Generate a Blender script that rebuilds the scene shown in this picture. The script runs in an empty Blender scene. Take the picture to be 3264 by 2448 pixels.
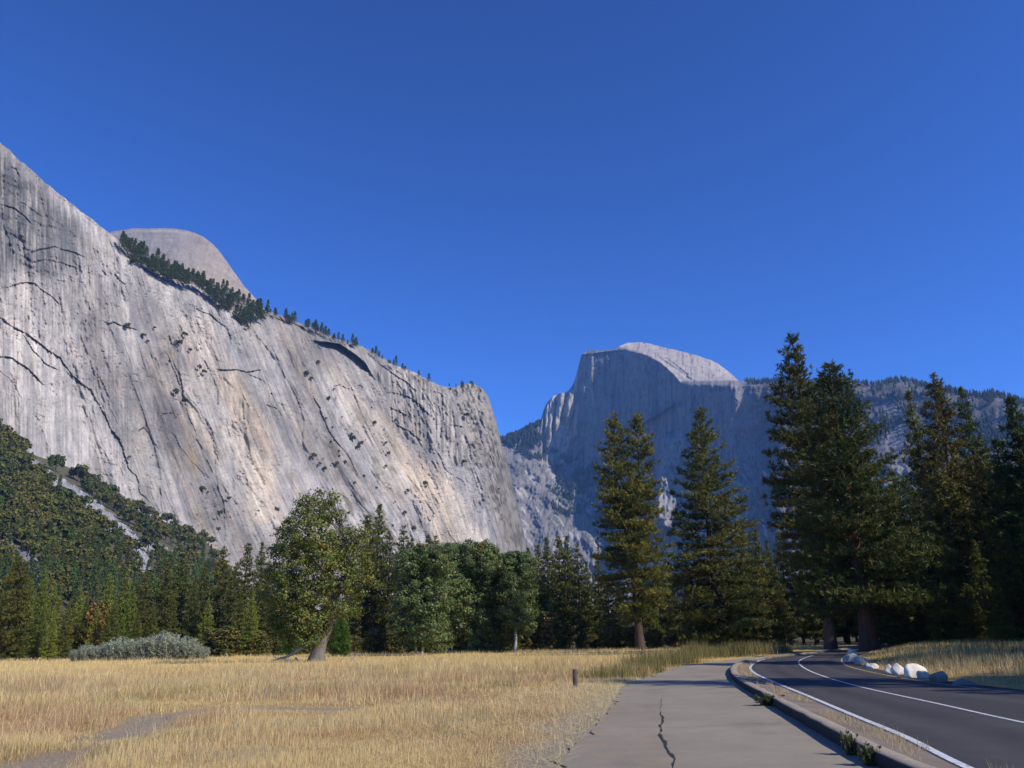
import bpy, math
import numpy as np
from mathutils import Vector, Matrix

sc = bpy.context.scene
# ------------------------------------------------------------------ camera, sky, sun, exposure
FPX, IW, IH = 2640.0, 3264, 2448          # focal length and picture size in photograph pixels
EYE = 1.6
PITCH = math.atan((2042 - 1224) / FPX)
ROLL = -math.radians(1.05)
FWD = np.array([0, math.cos(PITCH), math.sin(PITCH)])
_up = np.array([0, -math.sin(PITCH), math.cos(PITCH)])
_rt = np.array([1.0, 0, 0])
CR = _rt * math.cos(ROLL) + _up * math.sin(ROLL)
CU = _up * math.cos(ROLL) - _rt * math.sin(ROLL)
cam_d = bpy.data.cameras.new('camera')
cam = bpy.data.objects.new('camera', cam_d)
sc.collection.objects.link(cam)
M = Matrix(((CR[0], CU[0], -FWD[0], 0), (CR[1], CU[1], -FWD[1], 0), (CR[2], CU[2], -FWD[2], EYE), (0, 0, 0, 1)))
cam.matrix_world = M
cam_d.sensor_width = 36
cam_d.lens = FPX / IW * 36
cam_d.clip_start = 0.1
cam_d.clip_end = 30000
sc.camera = cam

SUN_AZ, SUN_EL = math.radians(121), math.radians(36)
world = bpy.data.worlds.new('World')
sc.world = world
world.use_nodes = True
wn, wl = world.node_tree.nodes, world.node_tree.links
sky = wn.new('ShaderNodeTexSky')
sky.sky_type = 'NISHITA'
sky.sun_disc = False
sky.sun_elevation = SUN_EL
sky.sun_rotation = SUN_AZ
sky.altitude = 1300
sky.air_density = 1.0
sky.dust_density = 0.0
sky.ozone_density = 10.0
sat = wn.new('ShaderNodeGamma')            # even contrast of the whole sky, as the camera renders it
sat.inputs[1].default_value = 1.55
wl.new(sky.outputs[0], sat.inputs[0])
wl.new(sat.outputs[0], wn['Background'].inputs[0])
wn['Background'].inputs[1].default_value = 0.082
SUN = Vector((math.sin(SUN_AZ) * math.cos(SUN_EL), math.cos(SUN_AZ) * math.cos(SUN_EL), math.sin(SUN_EL)))
sl = bpy.data.lights.new('sun', 'SUN')
sl.energy = 5.0
sl.angle = math.radians(0.53)
sl.color = (1.0, 0.93, 0.82)
so = bpy.data.objects.new('sun', sl)
so.rotation_euler = (-SUN).to_track_quat('-Z', 'Y').to_euler()
so.location = (40, -40, 60)
sc.collection.objects.link(so)
sc.view_settings.view_transform = 'Standard'
sc.view_settings.look = 'None'
sc.view_settings.exposure = 0.22
sc.view_settings.gamma = 1.0
sc.cycles.max_bounces = 6
sc.cycles.transparent_max_bounces = 4
sc.cycles.volume_bounces = 0

# ------------------------------------------------------------------ helpers
rng = np.random.default_rng(7)
COL = sc.collection


def rays(x, y):
    """world directions of picture points (arrays)"""
    x = np.asarray(x, float); y = np.asarray(y, float)
    a = (x - IW / 2)[..., None]; b = (IH / 2 - y)[..., None]
    return a * CR + b * CU + FPX * FWD


def at(x, y, R):
    """world point seen at (x, y) at horizontal distance R from the viewer"""
    d = rays(x, y)
    h = np.hypot(d[..., 0], d[..., 1])
    p = d * (np.asarray(R) / h)[..., None]
    p[..., 2] += EYE
    return p


def on_ground(x, y, z=0.0):
    d = rays(x, y)
    return d[:2] * ((z - EYE) / d[2])


def tanel(x, y):
    d = rays(x, y)
    return d[..., 2] / np.hypot(d[..., 0], d[..., 1])


_T = np.random.default_rng(11).random((256, 256))


def vn(x, y, seed=0):
    x = x + seed * 37.31; y = y + seed * 91.7
    xi = np.floor(x).astype(np.int64); yi = np.floor(y).astype(np.int64)
    u = x - xi; v = y - yi
    u = u * u * (3 - 2 * u); v = v * v * (3 - 2 * v)
    x0, x1, y0, y1 = xi & 255, (xi + 1) & 255, yi & 255, (yi + 1) & 255
    return (_T[x0, y0] * (1 - u) + _T[x1, y0] * u) * (1 - v) + (_T[x0, y1] * (1 - u) + _T[x1, y1] * u) * v


def fbm(x, y, octv=4, seed=0, gain=0.5):
    s = 0; a = 1.0; t = 0
    for i in range(octv):
        s = s + a * vn(x * 2 ** i, y * 2 ** i, seed + i * 3); t += a; a *= gain
    return s / t


def smooth(a, b, x):
    t = np.clip((x - a) / (b - a), 0, 1)
    return t * t * (3 - 2 * t)


def make_mesh(name, verts, faces, cols=None, smooth_shade=False):
    """faces: one (n,3) or (n,4) array or a list of such arrays; cols: (nv,3) linear colours"""
    if not isinstance(faces, list):
        faces = [faces]
    faces = [np.asarray(f, np.int32) for f in faces if len(f)]
    me = bpy.data.meshes.new(name)
    me.vertices.add(len(verts))
    me.vertices.foreach_set('co', np.asarray(verts, np.float32).ravel())
    nl = sum(f.size for f in faces); nf = sum(len(f) for f in faces)
    me.loops.add(nl)
    me.loops.foreach_set('vertex_index', np.concatenate([f.ravel() for f in faces]))
    me.polygons.add(nf)
    tot = np.concatenate([np.full(len(f), f.shape[1], np.int32) for f in faces])
    st = np.concatenate([[0], np.cumsum(tot)[:-1]]).astype(np.int32)
    me.polygons.foreach_set('loop_start', st)
    me.polygons.foreach_set('loop_total', tot)
    if smooth_shade:
        me.polygons.foreach_set('use_smooth', np.ones(nf, bool))
    me.update(calc_edges=True)
    if cols is not None:
        ca = me.color_attributes.new('col', 'FLOAT_COLOR', 'POINT')
        c4 = np.ones((len(verts), 4), np.float32); c4[:, :3] = cols
        ca.data.foreach_set('color', c4.ravel())
    return me


def obj(name, me, mat=None, parent=None, loc=None):
    o = bpy.data.objects.new(name, me)
    if mat is not None and me is not None and len(me.materials) == 0:
        me.materials.append(mat)
    COL.objects.link(o)
    if parent is not None:
        o.parent = parent
    if loc is not None:
        o.location = loc
    return o


def tag(o, label=None, cat=None, group=None, kind=None):
    if label: o['label'] = label
    if cat: o['category'] = cat
    if group: o['group'] = group
    if kind: o['kind'] = kind
    return o


def grid_faces(nr, nc):
    i = np.arange(nr * nc).reshape(nr, nc)
    return np.stack([i[1:, :-1], i[1:, 1:], i[:-1, 1:], i[:-1, :-1]], -1).reshape(-1, 4)


def tube(pts, rad, n=7):
    """closed tube through pts; returns verts, faces"""
    pts = np.asarray(pts, float); rad = np.asarray(rad, float)
    d = np.gradient(pts, axis=0); d /= np.linalg.norm(d, axis=1)[:, None] + 1e-9
    ref = np.array([0.31, 0.95, 0.11]) if abs(d[0][2]) > 0.7 else np.array([0.05, 0.1, 1.0])
    a = np.cross(d, ref); a /= np.linalg.norm(a, axis=1)[:, None] + 1e-9
    b = np.cross(d, a)
    th = np.arange(n) / n * 2 * math.pi
    v = pts[:, None] + rad[:, None, None] * (np.cos(th)[None, :, None] * a[:, None] + np.sin(th)[None, :, None] * b[:, None])
    k = len(pts)
    i = np.arange(k * n).reshape(k, n); j = np.roll(i, -1, 1)
    f = np.stack([i[:-1], j[:-1], j[1:], i[1:]], -1).reshape(-1, 4)
    return v.reshape(-1, 3), f


class Acc:
    def __init__(s): s.v = []; s.f = []; s.c = []; s.n = 0
    def add(s, v, f, c=None):
        v = np.asarray(v, float); s.v.append(v); s.f.append(np.asarray(f) + s.n); s.n += len(v)
        if c is not None:
            s.c.append(np.broadcast_to(np.asarray(c, float), (len(v), 3)))
    def mesh(s, name, smooth_shade=False):
        return make_mesh(name, np.concatenate(s.v), s.f, np.concatenate(s.c) if s.c else None, smooth_shade)


# ------------------------------------------------------------------ materials
def new_mat(name):
    m = bpy.data.materials.new(name); m.use_nodes = True
    nt = m.node_tree
    return m, nt, nt.nodes, nt.links, nt.nodes['Principled BSDF']


def N(nt, t, **kw):
    n = nt.nodes.new(t)
    for k, v in kw.items():
        setattr(n, k, v)
    return n


def noise_node(nt, scale, detail=6, rough=0.6, vec=None):
    n = nt.nodes.new('ShaderNodeTexNoise')
    n.inputs['Scale'].default_value = scale; n.inputs['Detail'].default_value = detail; n.inputs['Roughness'].default_value = rough
    if vec is not None:
        nt.links.new(vec, n.inputs['Vector'])
    return n


def ramp(nt, fac, stops):
    r = nt.nodes.new('ShaderNodeValToRGB')
    e = r.color_ramp.elements
    while len(e) < len(stops): e.new(0.5)
    for k, (p, c) in enumerate(stops):
        e[k].position = p; e[k].color = (*c, 1) if len(c) == 3 else c
    nt.links.new(fac, r.inputs[0])
    return r


def mixc(nt, a, b, fac, mode='MULTIPLY'):
    m = nt.nodes.new('ShaderNodeMix'); m.data_type = 'RGBA'; m.blend_type = mode
    for sock, v in ((m.inputs[0], fac), (m.inputs[6], a), (m.inputs[7], b)):
        if hasattr(v, 'is_output'): nt.links.new(v, sock)
        elif isinstance(v, (int, float)): sock.default_value = v
        else: sock.default_value = (*v, 1)
    return m.outputs[2]


def bump(nt, h, strength, dist):
    b = nt.nodes.new('ShaderNodeBump'); b.inputs['Strength'].default_value = strength; b.inputs['Distance'].default_value = dist
    nt.links.new(h, b.inputs['Height'])
    return b.outputs[0]


def attr_mat(name, rough=0.9, nscale=0.0, namt=(0.8, 1.2), bscale=0.0, bstr=0.5, bdist=1.0, transl=0.0, spec=0.2, stretch=None, rnd=0.0):
    """colour from the mesh's own 'col' attribute, broken up by noise"""
    m, nt, nn, ll, p = new_mat(name)
    a = N(nt, 'ShaderNodeAttribute', attribute_name='col')
    col = a.outputs['Color']
    tc = N(nt, 'ShaderNodeTexCoord')
    vec = tc.outputs['Object']
    if stretch:
        mp = N(nt, 'ShaderNodeMapping'); mp.inputs['Scale'].default_value = stretch
        ll.new(vec, mp.inputs[0]); vec = mp.outputs[0]
    if nscale:
        n = noise_node(nt, nscale, 7, 0.65, vec)
        r = ramp(nt, n.outputs[0], [(0.25, (namt[0],) * 3), (0.75, (namt[1],) * 3)])
        col = mixc(nt, col, r.outputs[0], 1.0)
    if rnd:
        oi = N(nt, 'ShaderNodeObjectInfo')
        r2 = ramp(nt, oi.outputs['Random'], [(0, (1 - rnd, 1 - rnd * 0.8, 1 - rnd)), (0.5, (1.0, 1.0, 1.0)), (1, (1 + rnd, 1 + rnd * 0.6, 1 + rnd * 0.2))])
        col = mixc(nt, col, r2.outputs[0], 1.0)
    ll.new(col, p.inputs['Base Color'])
    p.inputs['Roughness'].default_value = rough
    p.inputs['Specular IOR Level'].default_value = spec
    if bscale:
        n2 = noise_node(nt, bscale, 8, 0.65, tc.outputs['Object'])
        ll.new(bump(nt, n2.outputs[0], bstr, bdist), p.inputs['Normal'])
    if transl:
        t = nn.new('ShaderNodeBsdfTranslucent'); ll.new(col, t.inputs[0])
        mx = nn.new('ShaderNodeMixShader'); mx.inputs[0].default_value = transl
        ll.new(p.outputs[0], mx.inputs[1]); ll.new(t.outputs[0], mx.inputs[2])
        ll.new(mx.outputs[0], nn['Material Output'].inputs[0])
    return m


MAT = {}
MAT['rock'] = attr_mat('granite', 0.92, 0.05, (0.82, 1.14), 0.11, 0.55, 3.0)
MAT['farrock'] = attr_mat('far_granite', 0.95, 0.02, (0.8, 1.18), 0.03, 0.6, 10.0)
MAT['scree'] = attr_mat('scree', 0.95, 0.3, (0.7, 1.25), 0.4, 0.8, 1.5)
MAT['needles'] = attr_mat('pine_needles', 0.65, transl=0.22, spec=0.25, rnd=0.16)
MAT['leaf'] = attr_mat('broad_leaves', 0.5, transl=0.3, spec=0.35, rnd=0.08)
MAT['bark'] = attr_mat('bark', 0.95, 2.5, (0.55, 1.35), 6.0, 0.9, 0.08, stretch=(1, 1, 0.25))
MAT['grass'] = attr_mat('dry_grass', 0.75, transl=0.35, spec=0.15)
MAT['stone'] = attr_mat('boulder_stone', 0.9, 3.0, (0.75, 1.15), 5.0, 0.6, 0.05)
MAT['far_trees'] = attr_mat('far_tree_leaves', 0.8, transl=0.3, spec=0.1, rnd=0.05)


def asphalt(name, c0, c1, warm, fine=90, patch=0.35, wear=False):
    m, nt, nn, ll, p = new_mat(name)
    tc = N(nt, 'ShaderNodeTexCoord')
    v = tc.outputs['Object']
    n1 = noise_node(nt, patch, 5, 0.6, v)
    r1 = ramp(nt, n1.outputs[0], [(0.3, c0), (0.7, c1)])
    n2 = noise_node(nt, fine, 3, 0.8, v)
    r2 = ramp(nt, n2.outputs[0], [(0.3, (0.72,) * 3), (0.55, (1.0,) * 3), (0.75, (1.35, 1.33, 1.3))])
    n3 = noise_node(nt, 1.7, 6, 0.7, v)
    r3 = ramp(nt, n3.outputs[0], [(0.35, (0.9, 0.9, 0.9)), (0.65, warm)])
    c = mixc(nt, mixc(nt, r1.outputs[0], r2.outputs[0], 1.0), r3.outputs[0], 1.0)
    if wear:
        at_ = N(nt, 'ShaderNodeAttribute', attribute_name='col'); c = mixc(nt, c, at_.outputs['Color'], 1.0)
    ll.new(c, p.inputs['Base Color'])
    p.inputs['Roughness'].default_value = 0.88
    p.inputs['Specular IOR Level'].default_value = 0.25
    ll.new(bump(nt, n2.outputs[0], 0.5, 0.01), p.inputs['Normal'])
    return m


MAT['path'] = asphalt('worn_path', (0.262, 0.228, 0.172), (0.317, 0.275, 0.208), (1.06, 1.03, 0.99), wear=True)
MAT['road'] = asphalt('road_asphalt', (0.05, 0.048, 0.049), (0.062, 0.06, 0.06), (1.08, 1.06, 1.04), 70, 0.2, wear=True)
MAT['verge'] = asphalt('gravel_verge', (0.17, 0.14, 0.115), (0.24, 0.21, 0.18), (1.1, 0.98, 0.85), 45, 0.8)
MAT['kerb'] = attr_mat('kerb', 0.95, 18, (0.7, 1.25), 40, 0.5, 0.02)


def paint(name, c):
    m, nt, nn, ll, p = new_mat(name)
    tc = N(nt, 'ShaderNodeTexCoord')
    n = noise_node(nt, 14, 8, 0.75, tc.outputs['Object'])
    r = ramp(nt, n.outputs[0], [(0.36, (0.10, 0.10, 0.10)), (0.47, tuple(k * 0.85 for k in c)), (0.7, c)])
    ll.new(r.outputs[0], p.inputs['Base Color']); p.inputs['Roughness'].default_value = 0.7
    return m


MAT['white_paint'] = paint('white_paint', (0.66, 0.67, 0.68))
MAT['yellow_paint'] = paint('yellow_paint', (0.5, 0.36, 0.12))
m, nt, nn, ll, p = new_mat('crack_tar'); p.inputs['Base Color'].default_value = (0.015, 0.014, 0.012, 1); p.inputs['Roughness'].default_value = 0.95
MAT['crack'] = m


def ground_mat():
    m, nt, nn, ll, p = new_mat('meadow_soil')
    a = N(nt, 'ShaderNodeAttribute', attribute_name='col')
    tc = N(nt, 'ShaderNodeTexCoord'); v = tc.outputs['Object']
    n1 = noise_node(nt, 9, 8, 0.75, v)
    r1 = ramp(nt, n1.outputs[0], [(0.25, (0.6, 0.55, 0.52)), (0.5, (1, 1, 1)), (0.75, (1.35, 1.3, 1.2))])
    mp = N(nt, 'ShaderNodeMapping'); mp.inputs['Scale'].default_value = (40, 7, 1); mp.inputs['Rotation'].default_value = (0, 0, 0.7); ll.new(v, mp.inputs[0])
    n2 = noise_node(nt, 1.0, 4, 0.7, mp.outputs[0])
    r2 = ramp(nt, n2.outputs[0], [(0.4, (0.85, 0.83, 0.8)), (0.62, (1.1, 1.08, 1.0)), (0.72, (1.5, 1.45, 1.25))])
    ll.new(mixc(nt, mixc(nt, a.outputs[0], r1.outputs[0], 1.0), r2.outputs[0], 1.0), p.inputs['Base Color'])
    p.inputs['Roughness'].default_value = 1.0; p.inputs['Specular IOR Level'].default_value = 0.05
    ll.new(bump(nt, n1.outputs[0], 0.7, 0.05), p.inputs['Normal'])
    return m


MAT['ground'] = ground_mat()

# ------------------------------------------------------------------ lines of the road and path on the ground (metres; x as a function of y)
def curve_fn(pts):
    pts = np.array(pts, float)
    y, x = pts[:, 1], pts[:, 0]
    mm = np.gradient(x, y)
    def f(q):
        q = np.asarray(q, float)
        i = np.clip(np.searchsorted(y, q) - 1, 0, len(y) - 2)
        h = y[i + 1] - y[i]; t = (q - y[i]) / h
        tc_ = np.clip(t, 0, 1)
        r = (2 * tc_**3 - 3 * tc_**2 + 1) * x[i] + (tc_**3 - 2 * tc_**2 + tc_) * h * mm[i] + (-2 * tc_**3 + 3 * tc_**2) * x[i + 1] + (tc_**3 - tc_**2) * h * mm[i + 1]
        return r + np.where(t > 1, (t - 1) * h * mm[-1], 0) + np.where(t < 0, t * h * mm[0], 0)
    return f


PATH_L = curve_fn([(-0.2, 2), (0.3, 8), (0.55, 11.8), (1.15, 15.5), (1.9, 19.6), (2.3, 22), (3.0, 26.4), (4.1, 32.5), (5.4, 36.8), (9.65, 50.3), (14.6, 61), (22.5, 76), (39, 108), (57, 142)])
KERB = curve_fn([(4.0, 2), (4.15, 6.5), (4.31, 9.87), (4.53, 11.83), (4.98, 14.65), (5.72, 19.2), (6.33, 22.9), (7.05, 27.3), (9.1, 37.5), (12.6, 50), (16.9, 60.9), (26, 77), (42.5, 107.6), (60, 140)])
WHITE = curve_fn([(4.4, 2), (4.7, 7), (5.25, 10.64), (5.92, 13.73), (6.53, 17.26), (7.64, 23.5), (8.75, 30), (10.0, 36.8), (11.2, 42.1), (13.5, 50), (18.1, 62.3), (27, 77.6), (43.6, 108), (61, 140.5)])
CENTRE = curve_fn([(8.1, 2), (8.3, 10), (8.76, 15.5), (9.36, 19.7), (10.2, 25.8), (12.34, 36.35), (14.75, 45.5), (17.1, 53.1), (20.7, 62.5), (24.0, 69.9), (28.6, 77.7), (45.5, 108.4), (63, 141)])
ROAD_R = curve_fn([(12.6, 2), (13.1, 12), (13.3, 18), (13.35, 23.5), (13.7, 28), (14.9, 35), (17.2, 44.25), (20.2, 53), (24.2, 63), (28.4, 72), (33.6, 83), (48.2, 109), (66, 142)])
ROAD_Z = 0.085


def lift_right(x, y):
    """height of the ground: flat meadow, grassy bank beyond the road"""
    z = 0.05 * (fbm(x * 0.11, y * 0.11, 3, 5) - 0.5)
    far = smooth(3, 40, np.hypot(x, y))
    dl = PATH_L(np.clip(y, 2, 142)) - x
    z = z * smooth(0.0, 1.5, dl) * far
    dr = x - ROAD_R(np.clip(y, 2, 142))
    bank = 0.10 + 0.25 * smooth(0.5, 7, dr) + 0.75 * (fbm(x * 0.07, y * 0.10, 3, 9) - 0.42) * smooth(2, 12, dr)
    z = np.where(dr > 0, np.maximum(bank, 0.02) * smooth(0, 0.5, dr) * (1 - smooth(130, 160, y)), z)
    return z


# ------------------------------------------------------------------ ground, path, kerb, road
def ground():
    def axis(lim_lo, lim_hi, fine_lo, fine_hi, step):
        mid = np.arange(fine_lo, fine_hi, step)
        lo = fine_lo - np.geomspace(step * 1.3, fine_lo - lim_lo, 26)[::-1]
        hi = fine_hi + np.geomspace(step * 1.3, lim_hi - fine_hi, 26) - step
        return np.concatenate([lo, mid, hi])
    xs = axis(-9000, 9000, -32, 62, 0.5)
    ys = axis(-3000, 12000, 4, 118, 0.55)
    X, Y = np.meshgrid(xs, ys)
    Z = lift_right(X, Y)
    straw = np.array([0.46, 0.33, 0.13]); red = np.array([0.36, 0.225, 0.11]); soil = np.array([0.285, 0.25, 0.205]); green = np.array([0.10, 0.10, 0.035])
    n = fbm(X * 0.09, Y * 0.22, 4, 21)
    c = straw + (red - straw) * (smooth(0.42, 0.68, n))[..., None]
    c = c + (np.array([0.56, 0.40, 0.145]) - c) * (smooth(35, 75, Y) * .7)[..., None]
    b = bare_amount(X, Y)
    c = c + (soil - c) * b[..., None]
    dr = X - ROAD_R(np.clip(Y, 2, 142))
    g = smooth(0.5, 3, dr) * smooth(0.35, 0.6, fbm(X * 0.2, Y * 0.2, 3, 31)) * 0.75
    c = c + (green - c) * g[..., None]
    forest = smooth(135, 175, np.hypot(X, Y) + 0.25 * X)
    c = c + (np.array([0.10, 0.085, 0.05]) - c) * forest[..., None]
    v = np.stack([X, Y, Z], -1).reshape(-1, 3)
    me = make_mesh('ground', v, grid_faces(len(ys), len(xs)), c.reshape(-1, 3), True)
    me.flip_normals()
    tag(obj('ground', me, MAT['ground']), kind='structure')


TRAIL = [(-7.3, 11), (-6.98, 13.3), (-7.23, 15.3), (-8.0, 18.6), (-8.6, 21.5), (-8.0, 23.2), (-6.6, 23.4), (-4.5, 22.5)]


def seg_dist(X, Y, pts):
    best = np.full(np.shape(X), 1e9)
    for (ax, ay), (bx, by) in zip(pts[:-1], pts[1:]):
        dx, dy = bx - ax, by - ay
        t = np.clip(((X - ax) * dx + (Y - ay) * dy) / (dx * dx + dy * dy), 0, 1)
        best = np.minimum(best, np.hypot(X - ax - t * dx, Y - ay - t * dy))
    return best


def bare_amount(X, Y):
    """1 where the meadow is trodden bare: the little trail and the crumbling margin of the path"""
    wob = fbm(X * 0.6, Y * 0.6, 3, 41) - 0.5
    d = seg_dist(X, Y, TRAIL)
    b = (1 - smooth(0.1, 1.3, d + wob * 1.6)) * 0.92
    dl = PATH_L(np.clip(Y, 2, 142)) - X
    w = np.interp(Y, [0, 12, 20, 27, 33, 60], [1.3, 1.3, 1.1, 1.5, 0.5, 0.25])
    b = np.maximum(b, (1 - smooth(0.3, 1.0, dl / w + wob * 1.2)) * (dl > -1))
    b = np.maximum(b, 1 - smooth(0.35, 0.8, np.hypot(X - 2.04, (Y - 30.6) * 0.6)))
    return np.clip(b, 0, 1)


def ribbon(name, fl, fr, ys, zl, zr, mat, kind='structure', cross=1, parent=None, colf=None):
    xl, xr = fl(ys), fr(ys)
    t = np.linspace(0, 1, cross + 1)
    X = xl[:, None] * (1 - t) + xr[:, None] * t
    Z = zl * (1 - t) + zr * t
    v = np.stack([X, np.broadcast_to(ys[:, None], X.shape), np.broadcast_to(Z, X.shape)], -1).reshape(-1, 3)
    me = make_mesh(name, v, grid_faces(len(ys), cross + 1)[:, ::-1], None if colf is None else colf(X, np.broadcast_to(ys[:, None], X.shape), np.broadcast_to(t, X.shape)).reshape(-1, 3))
    o = obj(name, me, mat, parent)
    if parent is None: tag(o, kind=kind)
    return o


YS = np.concatenate([np.arange(3, 70, 0.35), np.arange(70, 142, 1.5)])


def slope_shift(f, w):
    """curve displaced sideways by w measured square to the curve"""
    def g(y):
        d = (f(y + 0.2) - f(y - 0.2)) / 0.4
        return f(y) + w * np.sqrt(1 + d * d)
    return g


def road_wear(X, Y, t):
    """worn wheel tracks, a darker oily strip between them, patches"""
    c = np.ones(X.shape)
    for f in (0.14, 0.34, 0.66, 0.86): c += 0.22 * np.exp(-((t - f) / 0.045) ** 2)
    for f in (0.24, 0.76): c -= 0.14 * np.exp(-((t - f) / 0.04) ** 2)
    c *= 0.86 + 0.28 * fbm(X * 0.5, Y * 0.12, 4, 181)
    c += 0.35 * np.clip(1 - t / 0.05, 0, 1) * fbm(X * 2, Y * 2, 3, 182)
    return c[..., None] * np.array([1.0, 0.99, 0.97])


def path_wear(X, Y, t):
    c = 0.88 + 0.24 * fbm(X * 0.55, Y * 0.35, 4, 183)
    brk = np.interp(Y, [2, 11.6, 15.6, 18, 24.7, 26, 200], [1.8, 2.0, 2.5, 2.9, 4.0, 0, 0])
    old = smooth(0.25, -0.1, X - brk) * smooth(27, 22, Y)
    c = c * (1 - 0.06 * old)
    c = c - 0.20 * np.clip(1 - (1 - t) / 0.05, 0, 1) * fbm(X * 3, Y * 1.5, 3, 184)
    stain = smooth(0.6, 0.75, fbm(X * 1.1, Y * 0.8, 3, 185)) * 0.14
    c = (c - stain)[..., None] * np.array([1.0, 1.0, 1.0])
    grit = (old * smooth(0.42, 0.62, fbm(X * 2.5, Y * 2.0, 3, 186)) * 0.5)[..., None]
    return c * (1 - grit) + np.array([1.02, 0.93, 0.82]) * grit


def roads():
    edge = lambda y: PATH_L(y) + 0.75 * (fbm(y * 1.3, y * 0 + 3.3, 5, 2) - 0.5)
    ribbon('path', edge, lambda y: KERB(y) + 0.02, YS, 0.02, 0.024, MAT['path'], cross=26, colf=path_wear)
    # kerb: slightly rounded asphalt berm with a vertical face to the path
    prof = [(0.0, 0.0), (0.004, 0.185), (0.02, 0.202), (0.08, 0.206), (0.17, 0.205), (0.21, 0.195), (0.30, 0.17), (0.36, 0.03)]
    jit = lambda y, k: 0.034 * (fbm(y * 1.3, y * 0 + k, 3, 8) - 0.5)
    v = []
    for k, (w, z) in enumerate(prof):
        x = slope_shift(KERB, w)(YS) + jit(YS, k * 0.4) * 1.5
        v.append(np.stack([x, YS, z + jit(YS, 9 + k * 0.2) * (z > 0.1)], -1))
    v = np.stack(v, 1)
    kc = np.broadcast_to(np.array([[.035, .032, .03], [.045, .041, .038], [.27, .225, .17], [.31, .26, .195], [.31, .26, .195], [.28, .235, .175], [.22, .19, .15], [.2, .17, .13]])[None], v.shape) * (0.8 + .4 * fbm(YS * 1.5, YS * 0, 3, 18))[:, None, None]  # tan top; shade of the path-side face painted in as near-black
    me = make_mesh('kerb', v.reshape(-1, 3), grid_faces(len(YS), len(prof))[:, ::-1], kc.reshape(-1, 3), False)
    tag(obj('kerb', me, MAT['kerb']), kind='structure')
    ribbon('verge', slope_shift(KERB, 0.28), lambda y: np.maximum(WHITE(y) - 0.05, KERB(y) + 0.5), YS, 0.165, ROAD_Z - 0.004, MAT['verge'], cross=4)
    ribbon('road', lambda y: np.maximum(WHITE(y) - 0.35 + 0.16 * (fbm(y * 1.1, y * 0, 3, 4) - 0.5), KERB(y) + 0.42), lambda y: ROAD_R(y) + 0.35, YS, ROAD_Z + 0.004, ROAD_Z, MAT['road'], cross=40, colf=road_wear)
    yy = np.arange(3, 66, 0.3)
    ribbon('edge_line', slope_shift(WHITE, -0.06), slope_shift(WHITE, 0.06), yy, ROAD_Z + 0.009, ROAD_Z + 0.009, MAT['white_paint'])
    ribbon('centre_line', slope_shift(CENTRE, -0.045), slope_shift(CENTRE, 0.045), np.arange(3, 69, 0.3), ROAD_Z + 0.008, ROAD_Z + 0.008, MAT['white_paint'])
    ribbon('road_edge_line', slope_shift(ROAD_R, -0.55), slope_shift(ROAD_R, -0.45), np.arange(3, 70, 0.4), ROAD_Z + 0.007, ROAD_Z + 0.007, MAT['yellow_paint'])
    # far bend of the road seen past the big pine
    s = np.linspace(0, 1, 30)
    cx = 54.5 + 34 * s; cy = 125 + 46 * s - 6 * s * s
    v = np.stack([np.stack([cx - 2.6, cy + 2.2, cx * 0 + 0.09], -1), np.stack([cx + 2.2, cy - 2.6, cx * 0 + 0.09], -1)], 1)
    tag(obj('far_road', make_mesh('far_road', v.reshape(-1, 3), grid_faces(30, 2)[:, ::-1]), MAT['road']), kind='structure')
    # the long crack where the old edge of the path has broken away
    ys = np.arange(11, 25.5, 0.11)
    cxs = np.interp(ys, [11, 11.64, 13, 14.3, 15.6, 17.0, 17.9, 20, 24.7, 26], [1.86, 2.0, 2.17, 2.3, 2.48, 2.72, 2.9, 3.2, 4.02, 4.3])
    cxs = cxs + 0.055 * (fbm(ys * 1.6, ys * 0 + 1, 4, 14) - 0.5) * 2
    w = 0.034 * np.clip(fbm(ys * 2.4, ys * 0 + 7, 3, 15) * 2.2 - 0.55, 0.05, 1.3) * np.interp(ys, [11, 18.5, 20.5, 25.5], [1, 1, 0.3, 0.1])
    v = np.stack([np.stack([cxs - w, ys, ys * 0 + 0.0285], -1), np.stack([cxs + w * (0.5 + rng.random(len(ys))), ys, ys * 0 + 0.0285], -1)], 1)
    xs2 = np.linspace(2.7, 5.0, 40); yq = 16.35 + 0.25 * (xs2 - 2.7) + 0.12 * (fbm(xs2 * 2, xs2 * 0, 4, 16) - .5); w2 = 0.010 * (0.3 + fbm(xs2 * 4, xs2 * 0, 2, 17))
    v2 = np.stack([np.stack([xs2, yq - w2, xs2 * 0 + 0.0285], -1), np.stack([xs2, yq + w2, xs2 * 0 + 0.0285], -1)], 1)
    tag(obj('path_seam', make_mesh('path_seam', v2.reshape(-1, 3), grid_faces(40, 2)), MAT['crack']), kind='structure')
    tag(obj('path_crack', make_mesh('path_crack', v.reshape(-1, 3), grid_faces(len(ys), 2)[:, ::-1]), MAT['crack']), kind='structure')


ground()
roads()

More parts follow.
